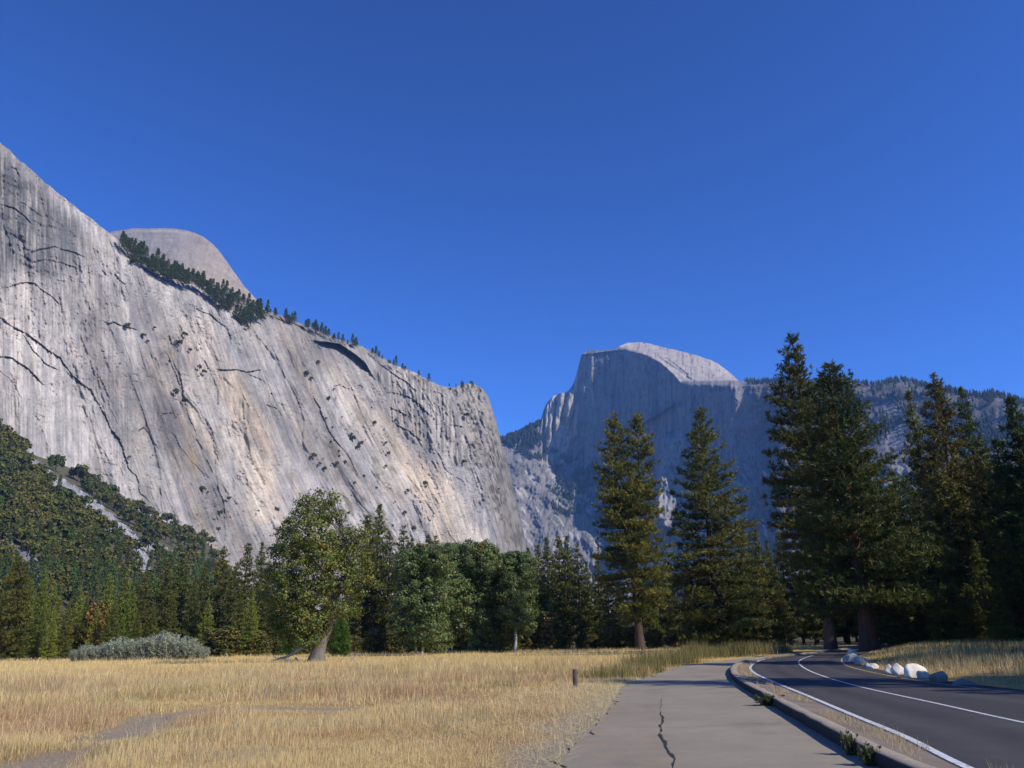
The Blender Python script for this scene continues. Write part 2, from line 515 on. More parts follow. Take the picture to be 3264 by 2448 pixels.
# ------------------------------------------------------------------ cliffs, domes and slopes
def poly_signed(x, y, pts):
    """nearest distance to a polyline in picture pixels, side (+ = below) and position along it 0..1"""
    best = np.full(x.shape, 1e9); side = np.zeros(x.shape); along = np.zeros(x.shape)
    L = [0]
    for a, b in zip(pts[:-1], pts[1:]): L.append(L[-1] + math.hypot(b[0] - a[0], b[1] - a[1]))
    for k, ((ax, ay), (bx, by)) in enumerate(zip(pts[:-1], pts[1:])):
        dx, dy = bx - ax, by - ay
        t = np.clip(((x - ax) * dx + (y - ay) * dy) / (dx * dx + dy * dy), 0, 1)
        d = np.hypot(x - ax - t * dx, y - ay - t * dy)
        m = d < best
        best = np.where(m, d, best); side = np.where(m, np.sign(dx * (y - ay) - dy * (x - ax)), side)
        along = np.where(m, (L[k] + t * (L[k + 1] - L[k])) / L[-1], along)
    return best, side, along


def in_poly(x, y, pts):
    inside = np.zeros(x.shape, bool)
    n = len(pts)
    for i in range(n):
        (ax, ay), (bx, by) = pts[i], pts[(i + 1) % n]
        if ay == by: continue
        inside ^= ((ay > y) != (by > y)) & (x < (bx - ax) * (y - ay) / (by - ay) + ax)
    return inside


def blur(a, k):
    """box blur, k columns wide, both ways"""
    for ax in (0, 1):
        for _ in range(2):
            c = np.cumsum(np.pad(a, [(k + 1, k) if i == ax else (0, 0) for i in range(2)], mode='edge'), axis=ax)
            n = a.shape[ax]
            a = (np.take(c, np.arange(n) + 2 * k + 1, ax) - np.take(c, np.arange(n), ax)) / (2 * k + 1)
    return a


def sheet(name, xs, X, Y, R, C, mat, back=((1.03, 4), (1.12, -20), (1.3, -260))):
    """rock face from a grid of sight lines at real distances, closed by a top that falls away behind"""
    P = at(X, Y, R)
    rows = []
    top = P[0]
    for f, dz in back:
        q = top.copy(); q[:, :2] *= f; q[:, 2] = np.maximum(top[:, 2] + dz, -5) if dz > -200 else -5
        rows.insert(0, q)
    V = np.concatenate([np.stack(rows), P]); Cc = np.concatenate([np.repeat(C[:1], len(rows), 0), C])
    me = make_mesh(name, V.reshape(-1, 3), grid_faces(V.shape[0], V.shape[1]), Cc.reshape(-1, 3), False)
    return tag(obj(name, me, mat), kind='structure')


def ridged(x, y, octv, seed):
    return 1 - np.abs(2 * fbm(x, y, octv, seed, 0.55) - 1) * 2


CLIFF_TOP = [(-600, 60), (-200, 320), (-80, 400), (0, 455), (30, 475), (60, 508), (120, 560), (180, 612), (230, 650), (270, 682), (355, 748), (420, 802), (480, 850), (560, 885), (640, 912), (700, 935), (760, 962), (810, 985),
             (850, 990), (930, 1020), (1000, 1045), (1080, 1082), (1150, 1102), (1190, 1122), (1250, 1158), (1330, 1192), (1400, 1228), (1445, 1236), (1475, 1222), (1512, 1222), (1538, 1238), (1556, 1262), (1570, 1305), (1583, 1350), (1600, 1420),
             (1622, 1500), (1650, 1610), (1668, 1690), (1676, 1740), (1690, 1800)]
CLIFF_R0 = [(-600, 820), (0, 1000), (400, 1120), (800, 1300), (1150, 1520), (1400, 1720), (1540, 1860), (1600, 1990), (1650, 2180), (1690, 2420)]
CLIFF_COT = 0.47


def cliff_R(x, y):
    return np.interp(x, *zip(*CLIFF_R0)) / (1 - CLIFF_COT * np.maximum(tanel(x, y), 0))


OVER, CRACK, BAND = 'over', 'crack', 'band'
FEATS = [  # polyline in picture pixels, width px, depth m, dark stain 0..1, kind
    ([(-60, 1120), (0, 1135), (39, 1145), (92, 1176), (121, 1203), (146, 1232)], 7, 13, .5, OVER),
    ([(60, 1060), (77, 1072), (111, 1116), (145, 1154), (190, 1185)], 5, 9, .4, OVER),
    ([(-60, 1155), (0, 1178), (39, 1212), (77, 1275)], 5, 7, .4, OVER),
    ([(-60, 1000), (0, 1014), (48, 1039), (121, 1087), (193, 1140), (232, 1198), (289, 1246), (318, 1299), (338, 1338), (376, 1400), (410, 1482), (434, 1521), (453, 1574), (485, 1610)], 9, 12, .55, OVER),
    ([(210, 1180), (250, 1230), (275, 1290)], 5, 6, .3, OVER),
    ([(502, 1063), (540, 1125), (569, 1193), (584, 1251), (589, 1309), (622, 1396), (661, 1473), (690, 1540), (714, 1627), (719, 1753)], 7, 9, .8, CRACK),
    ([(525, 1105), (548, 1160), (566, 1210), (590, 1270), (600, 1330), (640, 1410)], 4, 8, .6, OVER),
    ([(453, 1169), (465, 1185), (470, 1206)], 5, 5, .6, CRACK),
    ([(511, 1338), (517, 1318), (560, 1316)], 4, 7, .3, OVER),
    ([(435, 1382), (460, 1366), (480, 1385), (505, 1432)], 4, 8, .3, OVER),
    ([(540, 1375), (555, 1388), (603, 1463), (640, 1500), (666, 1535)], 5, 7, .4, OVER),
    ([(690, 1176), (748, 1180), (791, 1187), (838, 1180)], 6, 13, .3, OVER),
    ([(785, 1188), (844, 1219), (850, 1226)], 5, 7, .3, OVER),
    ([(852, 1290), (880, 1305), (900, 1325)], 4, 7, .2, OVER),
    ([(855, 1090), (863, 1108), (901, 1180), (931, 1285), (956, 1370), (977, 1462)], 5, 3, .75, BAND),
    ([(977, 1462), (1010, 1520), (1060, 1610), (1090, 1660)], 5, 3, .5, BAND),
    ([(994, 1236), (1000, 1262), (1019, 1302), (1041, 1349), (1053, 1378), (1091, 1429), (1121, 1475), (1150, 1530)], 5, 9, .7, OVER),
    ([(1365, 1226), (1374, 1264), (1382, 1327), (1374, 1391)], 4, 8, .7, CRACK),
    ([(1340, 1180), (1353, 1197), (1384, 1224)], 6, 12, .2, OVER),
    ([(1380, 1247), (1398, 1250), (1418, 1268)], 6, 12, .2, OVER),
    ([(1436, 1352), (1455, 1356), (1478, 1363)], 6, 12, .2, OVER),
    ([(1462, 1260), (1468, 1310), (1476, 1360), (1486, 1412), (1512, 1500), (1545, 1600), (1580, 1720)], 7, 8, .5, CRACK),
    ([(0, 653), (42, 662), (84, 691), (100, 715)], 5, 10, .4, OVER),
    ([(60, 640), (84, 650), (120, 680), (140, 690)], 4, 6, .4, OVER),
    ([(30, 530), (50, 540), (66, 565)], 5, 8, .3, OVER),
    ([(76, 818), (127, 792), (169, 784), (211, 797), (270, 818)], 6, 8, .4, OVER),
    ([(90, 838), (140, 826), (190, 836), (250, 852)], 5, 6, .3, OVER),
    ([(0, 919), (80, 898), (114, 902), (169, 949), (200, 976)], 5, 9, .3, OVER),
    ([(363, 868), (380, 890), (403, 908)], 4, 8, .3, OVER),
    ([(321, 860), (342, 881)], 4, 7, .3, OVER),
    ([(376, 775), (390, 788), (404, 800)], 4, 8, .3, OVER),
    ([(620, 978), (675, 1003), (726, 1050), (738, 1088)], 6, 8, .5, OVER),
    ([(247, 1030), (270, 1075), (280, 1100)], 5, 5, .4, CRACK),
    ([(321, 1018), (345, 1035), (360, 1025), (395, 1040), (440, 1050)], 5, 9, .3, OVER),
    ([(1243, 1296), (1275, 1310), (1310, 1330)], 6, 12, .2, OVER),
    ([(1060, 1235), (1085, 1225), (1110, 1240)], 4, 6, .3, OVER),
    ([(1140, 1235), (1150, 1230), (1162, 1238)], 4, 6, .3, OVER),
    ([(640, 1480), (700, 1600), (730, 1660)], 4, 6, .4, CRACK),
    ([(390, 1330), (410, 1390), (440, 1440), (470, 1520), (500, 1590)], 4, 6, .4, CRACK),
    ([(1180, 1500), (1230, 1580), (1290, 1680), (1340, 1760)], 4, 5, .4, CRACK),
    ([(1290, 1500), (1360, 1600), (1430, 1700), (1470, 1770)], 4, 5, .4, CRACK),
    ([(1080, 1340), (1130, 1420), (1200, 1530), (1260, 1640)], 4, 5, .35, CRACK),
    ([(1190, 1150), (1240, 1180), (1290, 1215), (1330, 1250)], 7, 10, .3, OVER),
    ([(1243, 1250), (1290, 1262), (1340, 1290), (1372, 1330)], 7, 12, .3, OVER),
    ([(1250, 1345), (1300, 1370), (1345, 1405)], 6, 10, .3, OVER),
    ([(850, 1000), (905, 1022), (960, 1045), (1010, 1072)], 6, 9, .3, OVER),
    ([(640, 1130), (668, 1180), (690, 1240), (700, 1300)], 5, 6, .4, OVER),
    ([(760, 1230), (800, 1330), (830, 1430), (850, 1540)], 4, 4, .3, BAND),
    ([(1400, 1300), (1410, 1350), (1402, 1400)], 5, 9, .5, CRACK),
    ([(300, 1180), (335, 1240), (352, 1310), (380, 1360)], 5, 7, .4, OVER),
    ([(1385, 1430), (1420, 1490), (1480, 1540), (1520, 1610)], 5, 7, .4, OVER),
]


def cliff():
    xs = np.concatenate([np.arange(-600, -20, 14), np.arange(-20, 1692, 2.55)])
    nr = 500
    v = np.linspace(0, 1, nr)
    yt = np.interp(xs, *zip(*CLIFF_TOP))
    yt = yt + 7 * (fbm(xs / 16, xs * 0, 4, 3) - 0.5) + 3 * (vn(xs / 4, xs * 0 + 5, 6) - 0.5)
    yb = np.maximum(np.interp(xs, [-600, 0, 500, 760, 1690], [1500, 1560, 1830, 2010, 2010]), yt + 60)
    Y = yt[None] + (yb - yt)[None] * v[:, None]
    X = np.broadcast_to(xs[None], Y.shape).copy()
    R = cliff_R(X, Y)
    dtop = Y - yt[None]
    rnd = np.interp(X, [-600, 1400, 1500, 1690], [30, 45, 30, 60])
    R = R + rnd * np.clip(1 - dtop / 70, 0, 1) ** 2
    # sheared coordinate that follows the slabs' lean
    k = np.interp(X, [0, 350, 700, 1300, 1690], [0.05, 0.32, 0.36, 0.55, 0.25])
    lean = X - k * (Y - 1300)
    rel = np.zeros(X.shape)
    big = fbm(lean / 90, Y / 420, 4, 50)
    rel += 26 * (big - 0.5)
    # terraced slabs: piecewise steps across the lean, like exfoliation sheets
    q = (lean / 62 + 1.6 * fbm(X / 260, Y / 200, 3, 51))
    fr = q - np.floor(q)
    h = vn(np.floor(q) * 3.7, Y / 500, 52)
    sg = np.where(vn(np.floor(q) * 5.3, Y * 0 + 2.5, 99) > 0.35, fr, 1 - fr)
    ed = smooth(0.0, 0.16, fr) * smooth(1.0, 0.84, fr)
    rel += 9 * (h - 0.5) * ed + 6 * (sg - 0.5) * ed * vn(np.floor(q) * 1.7, Y / 160, 53)
    cr = ridged(lean / 34, Y / 330, 3, 54)
    crk = smooth(0.86, 0.97, cr) * smooth(0.42, 0.6, fbm(X / 90, Y / 120, 2, 55))
    rel += 2.4 * crk
    fine = fbm(lean / 7, Y / 26, 4, 56)
    rough = smooth(0.4, 0.62, fbm(X / 190, Y / 170, 3, 57))
    rel += (2.6 + 5.5 * rough) * (fine - 0.5)
    rel += 4.5 * (fbm(X / 6, Y / 8, 3, 58) - 0.5) * (0.4 + rough)
    # horizontal ledges in the upper left wall
    led = smooth(300, 120, X) * smooth(950, 820, Y)
    rel += led * 6 * (ridged(X / 120 + Y / 400, (Y - 0.5 * X) / 40, 3, 59) - 0.4)
    # ribbed band under the small arches
    ribz = np.array([(1181, 1190), (1243, 1250), (1240, 1330), (1262, 1378), (1350, 1418), (1433, 1460), (1500, 1500), (1480, 1370), (1462, 1285), (1390, 1226), (1270, 1172)])
    band = blur(in_poly(X, Y, ribz).astype(float), 4)
    rib = ridged((X - 0.12 * (Y - 1300)) / 14, Y / 150, 3, 60)
    rel += band * (10 * (rib - 0.3) - 6)
    # rough broken column at the end of the wall
    colm = smooth(1462, 1490, X + 0.28 * (1360 - Y) * (Y < 1360) - 0.36 * (Y - 1360) * (Y > 1360))
    rel += colm * (16 * (fbm(X / 22, Y / 46, 4, 61) - 0.5) + 5 * (fbm(X / 6, Y / 9, 3, 62) - 0.5))
    # colour of the stone
    C = np.empty(X.shape + (3,))
    grey = np.array([0.36, 0.345, 0.34]); pale = np.array([0.46, 0.435, 0.41]); tan = np.array([0.43, 0.38, 0.32]); dark = np.array([0.15, 0.155, 0.16]); mid = np.array([0.28, 0.28, 0.285])
    s1 = fbm(lean / 30, Y / 260, 4, 63)
    C[:] = grey + (pale - grey) * smooth(0.42, 0.66, s1)[..., None]
    t1 = smooth(0.5, 0.72, fbm(lean / 46, Y / 190, 4, 64)) * smooth(150, 500, X)
    C += (tan - C) * (t1 * 0.85)[..., None]
    m1 = smooth(0.52, 0.70, fbm(lean / 16, Y / 120, 4, 65))
    C += (mid - C) * (m1 * 0.8)[..., None]
    vs = smooth(0.5, 0.72, fbm(X / 6.5, Y / 170, 4, 66))                      # run-off streaks fall straight down
    vz = smooth(0.45, 0.62, fbm(X / 75, Y / 110, 3, 67))
    C += (mid * 0.95 - C) * (vs * vz * 0.85)[..., None]
    ul = smooth(330, 200, X + 0.2 * (Y - 700)) * smooth(930, 840, Y + 20 * np.sin(X / 30)) * smooth(5, 60, dtop)
    us = smooth(0.34, 0.53, fbm(X / 9, Y / 150, 4, 68) * 0.7 + 0.3 * fbm(X / 60, Y / 60, 3, 69))
    C += (dark - C) * (ul * us * 0.95)[..., None]
    ll2 = smooth(330, 150, X) * smooth(1180, 1300, Y)
    C += (np.array([0.45, 0.44, 0.45]) - C) * (ll2 * 0.4)[..., None]
    C += (mid * 0.8 - C) * (ll2 * smooth(0.55, 0.7, fbm(X / 8, Y / 200, 3, 70)) * 0.6)[..., None]
    C += (mid * 0.75 - C) * (crk * 0.55)[..., None]
    for sc_, sd, amt in ((30, 75, .34), (13, 76, .3), (6, 77, .3)):      # fine leaning streaks and seams
        line = smooth(0.80, 0.96, ridged(lean / sc_, Y / (sc_ * 9), 3, sd)) * smooth(0.35, 0.6, fbm(X / 60, Y / 80, 3, sd + 10))
        C += (mid * 0.7 - C) * (line * amt)[..., None]; rel += line * sc_ * 0.05
        wln = smooth(0.62, 0.78, fbm(lean / (sc_ * 0.8), Y / (sc_ * 7), 3, sd + 20))
        C += (pale * 1.1 - C) * (wln * amt * 0.9)[..., None]
    tick = smooth(0.63, 0.74, fbm(lean / 3.4, Y / 15, 3, 93)) * smooth(0.3, 0.55, fbm(X / 70, Y / 70, 3, 94))   # short seams
    C += (mid * 0.55 - C) * (tick * 0.38)[..., None]; rel += tick * 0.8
    hled = smooth(0.66, 0.76, fbm((X + .5 * Y) / 16, (Y - .35 * X) / 4.2, 3, 95)) * smooth(0.42, 0.62, fbm(X / 80, Y / 60, 3, 96))   # little ledges across the slabs
    C += (mid * 0.5 - C) * (hled * 0.36)[..., None]; rel += hled * 1.6
    grain = fbm(X / 2.6, Y / 3.4, 2, 97)
    C *= (0.80 + 0.40 * grain)[..., None]
    blot = fbm(X / 26, Y / 30, 5, 79)
    C *= (0.78 + 0.44 * blot)[..., None]
    slabt = fbm(lean / 130, Y / 300, 3, 88)
    C *= (0.80 + 0.42 * smooth(0.3, 0.7, slabt))[..., None]
    bs = smooth(0.4, 0.6, fbm(X / 6, Y / 130, 3, 71))
    C += (np.array([0.19, 0.185, 0.18]) - C) * (band * bs * 0.8)[..., None]
    C += (np.array([0.50, 0.45, 0.37]) - C) * (band * (1 - bs) * 0.4)[..., None]
    C += (np.array([0.30, 0.275, 0.235]) - C) * (colm * 0.6)[..., None]
    lich = colm * smooth(0.5, 0.64, fbm(X / 9, Y / 13, 4, 72))
    C += (np.array([0.13, 0.12, 0.09]) - C) * (lich * 0.75)[..., None]
    # soil and scrub among the slabs in the middle of the wall
    scrub = smooth(0.56, 0.68, fbm(lean / 20, Y / 60, 4, 73)) * smooth(980, 1060, X) * smooth(1270, 1360, Y) * smooth(1300, 1200, X - 0.5 * (Y - 1400))
    C += (np.array([0.17, 0.155, 0.11]) - C) * (scrub * 0.7)[..., None]
    ye = np.exp(-((X - 0.3 * (Y - 1470) - 612) / 14) ** 2 - ((Y - 1470) / 42) ** 2)
    C += (np.array([0.5, 0.37, 0.17]) - C) * (ye * 0.6)[..., None]
    topband = np.clip(1 - dtop / 26, 0, 1) * smooth(0.35, 0.6, fbm(X / 14, Y / 9, 3, 74)) * smooth(330, 420, X)
    C += (np.array([0.2, 0.19, 0.15]) - C) * (topband * 0.7)[..., None]
    # broad sheets of different stone: bleached slabs, weathered grey belts, black-stained wall
    qx, qy = X + 34 * (fbm(X / 60, Y / 90, 3, 130) - .5), Y + 60 * (fbm(X / 60, Y / 90, 3, 131) - .5)
    for poly, tint, amt in (
            ([(700, 1190), (770, 1190), (830, 1300), (880, 1450), (905, 1650), (790, 1680), (765, 1500), (720, 1350)], (0.53, 0.495, 0.445), .75),
            ([(1030, 1130), (1080, 1150), (1150, 1260), (1260, 1380), (1420, 1520), (1530, 1690), (1560, 1780), (1420, 1780), (1280, 1560), (1150, 1390), (1060, 1240)], (0.56, 0.525, 0.475), .8),
            ([(0, 880), (190, 930), (250, 1180), (330, 1400), (340, 1580), (150, 1460), (0, 1340)], (0.44, 0.43, 0.425), .5),
            ([(560, 1000), (680, 1010), (720, 1150), (700, 1300), (640, 1200), (590, 1100)], (0.50, 0.46, 0.41), .45),
            ([(440, 1090), (555, 1110), (600, 1300), (700, 1560), (705, 1720), (600, 1650), (520, 1450), (470, 1280)], (0.25, 0.245, 0.245), .55),
            ([(900, 1090), (1000, 1190), (1100, 1420), (1210, 1570), (1130, 1620), (1000, 1500), (940, 1300)], (0.26, 0.25, 0.235), .6),
            ([(300, 880), (420, 900), (520, 1000), (480, 1080), (380, 1050), (310, 960)], (0.28, 0.275, 0.27), .45),
            ([(-20, 540), (100, 590), (250, 700), (320, 810), (240, 870), (-20, 870)], (0.25, 0.25, 0.255), .5),
            ([(230, 1010), (330, 1000), (420, 1180), (440, 1380), (380, 1420), (300, 1240)], (0.30, 0.295, 0.295), .4)):
        m_ = blur(in_poly(qx, qy, poly).astype(float), 5) * (0.65 + .7 * fbm(lean / 12, Y / 90, 3, 132))
        C *= 1 + (np.array(tint) / 0.385 - 1) * np.clip(m_ * amt * 1.3, 0, 1)[..., None]
    C *= (0.84 + 0.30 * smooth(0.28, 0.72, np.where(X < 420, fbm(X / 4.2, Y / 130, 3, 133), fbm(lean / 4.2, Y / 100, 3, 134))))[..., None]
    # named cracks, roofs and arches
    for pts, w, dep, dk, kind in FEATS:
        w, dep, dk = w * 0.72, dep * (0.64 if kind == OVER else 0.5), dk * 0.85
        pa = np.array(pts)
        x0, x1, y0, y1 = pa[:, 0].min() - 8 * w, pa[:, 0].max() + 8 * w, pa[:, 1].min() - 8 * w, pa[:, 1].max() + 8 * w
        jx = np.where((xs >= x0) & (xs <= x1))[0]
        if not len(jx): continue
        j0, j1 = jx[0], jx[-1] + 1
        sx, sy = X[:, j0:j1], Y[:, j0:j1]
        msk = (sy >= y0) & (sy <= y1)
        px, py = sx[msk], sy[msk]
        d, s, al = poly_signed(px + 9 * (vn(px / 34, py / 34, 80) - .5) + 2 * (vn(px / 7, py / 7, 84) - .5), py + 9 * (vn(px / 38, py / 38, 81) - .5), pts)
        taper = np.clip(np.minimum(al, 1 - al) * 6, 0.05, 1) ** 0.6
        if kind == OVER:
            mod = np.clip(0.15 + 1.5 * vn(al * len(pts) * 2.6, al * 0 + dep, 82), 0.15, 1.25)
            off = mod * dep * taper * np.where(s > 0, np.exp(-d / (w * 1.1)), 0) - dep * 0.25 * taper * np.where(s <= 0, np.exp(-d / (w * 2)), 0)
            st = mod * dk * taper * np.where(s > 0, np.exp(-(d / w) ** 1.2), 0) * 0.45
        elif kind == CRACK:
            mod = np.clip(0.1 + 1.6 * vn(al * len(pts) * 2.2, al * 0 + dep, 83), 0.15, 1.2)
            off = mod * dep * taper * np.exp(-(d / (w * 0.6)) ** 2); st = mod * 0.75 * dk * taper * np.exp(-(d / (w * 0.6)) ** 2)
        else:
            off = dep * taper * smooth(w, w * 0.5, d); st = dk * taper * smooth(w, w * 0.6, d)
        a = rel[:, j0:j1]; a[msk] += off
        cc = C[:, j0:j1]
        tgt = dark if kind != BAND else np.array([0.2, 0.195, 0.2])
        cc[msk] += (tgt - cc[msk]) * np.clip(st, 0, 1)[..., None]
    # the great roofed hollow under the rim
    hol = [(1006, 1088), (1040, 1090), (1082, 1096), (1130, 1128), (1163, 1155), (1183, 1190), (1165, 1183), (1140, 1173), (1105, 1150), (1075, 1128), (1045, 1112), (1022, 1106)]
    ins = in_poly(X, Y, hol)
    up = [(1004, 1087), (1040, 1090), (1082, 1096), (1130, 1128), (1163, 1155), (1183, 1190)]
    d, s, al = poly_signed(X[ins], Y[ins], up)
    rel[ins] += 34 * np.clip(1.25 - d / 34, 0.15, 1)
    near = (X > 960) & (X < 1230) & (Y > 1040) & (Y < 1230) & ~ins
    d, s, al = poly_signed(X[near], Y[near], up)
    rel[near] -= 9 * np.exp(-d / 16) * (s <= 0)
    sheet('granite_cliff', xs, X, Y, R + rel * np.clip(R / 1200, 0.8, 1.6), np.clip(C * np.array([0.795, 0.742, 0.662]), 0.02, 0.6), MAT['rock'])


def north_dome():
    top = [(250, 790), (300, 762), (355, 738), (395, 732), (430, 727), (470, 728), (520, 727), (560, 729), (590, 733), (620, 742), (650, 756), (676, 775), (700, 802), (722, 832), (750, 872), (780, 914), (820, 956), (850, 992), (900, 1050), (960, 1120)]
    xs = np.arange(250, 962, 3.2); nr = 150
    yt = np.interp(xs, *zip(*top)) + 2.5 * (fbm(xs / 11, xs * 0, 3, 4) - 0.5)
    Y = yt[None] + (1180 - yt)[None] * np.linspace(0, 1, nr)[:, None] ** 1.2
    X = np.broadcast_to(xs[None], Y.shape)
    rho2 = ((X - 470) / 520) ** 2 + ((Y - 1130) / 430) ** 2
    R = 2050 + 900 * (1 - np.sqrt(np.clip(1 - rho2, 0.02, 1)))
    lean = X + 0.9 * (Y - 800) * 0.3
    R = R + 26 * (fbm(X / 60, Y / 110, 4, 90) - .5) + 12 * (fbm(X / 12, Y / 16, 3, 91) - .5)
    d, s, al = poly_signed(X, Y, [(548, 752), (546, 780), (538, 800), (530, 812)])
    R = R + 14 * np.where(s < 0, np.exp(-d / 12), 0)
    grey = np.array([0.33, 0.32, 0.315]); tan = np.array([0.46, 0.40, 0.34])
    t = smooth(520, 700, X + 0.35 * (Y - 800)) * 0.9
    C = grey + (tan - grey) * t[..., None]
    st = smooth(0.5, 0.7, fbm(lean / 10, Y / 120, 4, 92))
    C = C + (np.array([0.25, 0.245, 0.25]) - C) * (st * 0.5 * (1 - 0.6 * t))[..., None]
    pb = np.exp(-((Y - yt[None] - 9) / 4) ** 2) * smooth(640, 560, X)
    C = (C + (np.array([0.5, 0.47, 0.43]) - C) * (pb * 0.7)[..., None]) * np.array([0.66, 0.61, 0.55]) * (0.8 + .4 * fbm(X / 5, Y / 7, 3, 98))[..., None]
    sheet('granite_dome', xs, X, Y, R, C, MAT['farrock'])


HD_TOP = [(1480, 1440), (1560, 1412), (1590, 1404), (1640, 1386), (1700, 1356), (1722, 1345), (1732, 1310), (1742, 1288), (1762, 1262), (1785, 1253), (1805, 1250), (1818, 1236), (1826, 1226), (1834, 1205), (1846, 1160), (1851, 1140), (1856, 1126),
          (1875, 1116), (1915, 1117), (1950, 1114), (1968, 1108), (1985, 1099), (2000, 1093), (2030, 1090), (2060, 1093), (2100, 1103), (2150, 1115), (2190, 1125), (2230, 1136), (2262, 1146), (2290, 1160), (2315, 1178), (2340, 1200), (2355, 1214),
          (2380, 1219), (2480, 1217), (2600, 1219), (2700, 1214), (2740, 1222), (2790, 1228), (2840, 1216), (2862, 1211), (2900, 1214), (2940, 1226), (2990, 1240), (3060, 1250), (3120, 1262), (3160, 1254), (3205, 1264), (3264, 1285), (3700, 1340)]


def half_dome():
    xs = np.concatenate([np.arange(1480, 2500, 3.0), np.arange(2500, 3300, 5.0), np.arange(3300, 3720, 25)])
    nr = 300
    yt = np.interp(xs, *zip(*HD_TOP))
    yt = yt + np.interp(xs, [1480, 1720, 1860, 2350, 2400, 3700], [4, 6, 3, 2, 7, 7]) * (fbm(xs / 12, xs * 0, 4, 7) - .5) * 1.4
    v = np.linspace(0, 1, nr)
    Y = yt[None] + (2030 - yt)[None] * (v[:, None] ** 1.25)
    X = np.broadcast_to(xs[None], Y.shape)
    # how strongly the rock turns away (metres deeper per metre sideways, to the west), on a square grid of sight lines
    gy = np.arange(960, 2046, 3.0)
    GX, GY = np.meshgrid(xs, gy)
    A = np.zeros(GX.shape)
    wx = GX + 9 * (fbm(GX / 40, GY / 60, 3, 101) - .5) * 2
    wy = GY + 9 * (fbm(GX / 50, GY / 50, 3, 102) - .5) * 2
    def put(poly, val, soft=True):
        A[in_poly(wx if soft else GX, wy if soft else GY, poly)] = val
    A[:, (xs > 1720) & (xs < 1842)] = -0.15
    put([(1838, 900), (1960, 900), (1968, 1300), (1955, 2100), (1850, 2100), (1842, 1300), (1832, 1220)], 0.36)
    put([(1955, 900), (2400, 900), (2350, 1240), (2338, 1300), (2330, 2100), (1950, 2100), (1965, 1300)], 1.30)
    put([(2340, 1225), (2364, 1235), (2360, 1330), (2356, 1440), (2332, 1450), (2338, 1340)], -1.2)
    put([(2364, 1235), (2490, 1220), (2470, 1290), (2400, 1380), (2356, 1440)], 0.50)
    put([(2490, 1290), (2490, 1500), (2440, 2100), (2330, 2100), (2300, 1520), (2335, 1450), (2400, 1395)], 1.25)
    put([(2410, 1480), (2480, 1470), (2490, 1690), (2420, 1690), (2395, 1590)], 0.45)
    put([(2490, 1240), (2570, 1240), (2570, 2100), (2490, 2100)], 0.35)
    dome = [(1968, 900), (2480, 900), (2358, 1213), (2250, 1214), (2166, 1216), (2150, 1194), (2106, 1155), (2062, 1131), (2030, 1118), (1990, 1110), (1972, 1107)]
    put(dome, -0.55, False)
    A[:, xs > 2560] = 0.22
    dm = in_poly(X, Y, dome)
    low = np.interp(xs, [1480, 1720, 1850, 1960, 2100, 2340, 2480, 3700], [1400, 1440, 1462, 1478, 1500, 1470, 1300, 1225])
    ppm = 1.55
    G = 4550 - np.cumsum(blur(A, 2) * (np.gradient(xs) * ppm)[None], axis=1)
    G = blur(G, 1)
    k = np.interp(xs, [1480, 1850, 1960, 2100, 2300, 2500, 3700], [2.2, 2.2, 2.0, 1.75, 1.5, 1.6, 2.0])
    D = np.empty(X.shape)
    for j in range(len(xs)):                       # below its foot the face gives way to aprons that come forward
        D[:, j] = np.interp(np.minimum(Y[:, j], low[j]), gy, G[:, j]) - k[j] * np.clip(Y[:, j] - low[j], 0, None)
    D = D + np.clip(1 - (Y - yt[None]) / 40, 0, 1) ** 2 * np.interp(X, [1480, 1720, 1730, 1860, 1975, 2030, 2340, 2400, 3700], [60, 60, 25, 25, 40, 160, 160, 60, 200])
    # bright broken pinnacle standing out of the shaded apron
    pinp = [(2108, 1398), (2135, 1386), (2152, 1392), (2172, 1368), (2196, 1400), (2196, 1480), (2165, 1590), (2140, 1690), (2078, 1690), (2098, 1500)]
    pm = blur(in_poly(X, Y, pinp).astype(float), 2)
    D = D - pm * (150 - 2.6 * (X - 2150))
    wx = X; wy = Y
    # right-hand ridge keeps its own distance
    lean = X + 0.25 * (Y - 1300)
    rel = 34 * (fbm(X / 60, Y / 110, 4, 103) - .5) * np.where(dm, 0.5, 1)
    face = (X > 1838) & (X < 2340) & (Y < 1480) & ~dm
    vert = fbm(X / 9, Y / 150, 4, 104)
    rel += np.where(face, 26, 14) * (vert - .5)
    butt = smooth(1722, 1735, X) * smooth(1850, 1835, X) * smooth(1490, 1460, Y)
    rel += butt * 90 * (ridged((X + 0.1 * (Y - 1300)) / 30, Y / 200, 3, 105) - .4) + butt * 40 * (fbm(X / 8, Y / 25, 3, 106) - .5)
    lowm = smooth(1440, 1500, Y)
    rel += lowm * (120 * (fbm((X - 0.5 * Y) / 30, (Y + 0.3 * X) / 46, 4, 107) - .5) + 34 * (fbm(X / 7, Y / 9, 3, 108) - .5))
    pin = pm
    rel += pin * 50 * (fbm(X / 7, Y / 30, 3, 109) - .5)
    rel += 16 * (fbm(X / 5, Y / 7, 3, 110) - .5) * np.where(dm, 0.35, 0.8)
    # slanting ledge across the shaded face
    for pts, w, dep in (([(2045, 1352), (2075, 1330), (2105, 1312), (2142, 1288)], 7, -70), ([(1852, 1130), (1990, 1113), (2062, 1133), (2108, 1158), (2150, 1197), (2166, 1217)], 4, -25), ([(1887, 1130), (1885, 1190), (1890, 1260), (1888, 1330), (1890, 1460)], 4, -22), ([(2100, 1140), (2160, 1180), (2200, 1210)], 3, 20), ([(2120, 1140), (2190, 1195)], 3, 15)):
        d, s, al = poly_signed(X, Y, pts)
        rel += dep * np.exp(-(d / w) ** 2)
    C = np.empty(X.shape + (3,))
    C[:] = (0.31, 0.295, 0.275)
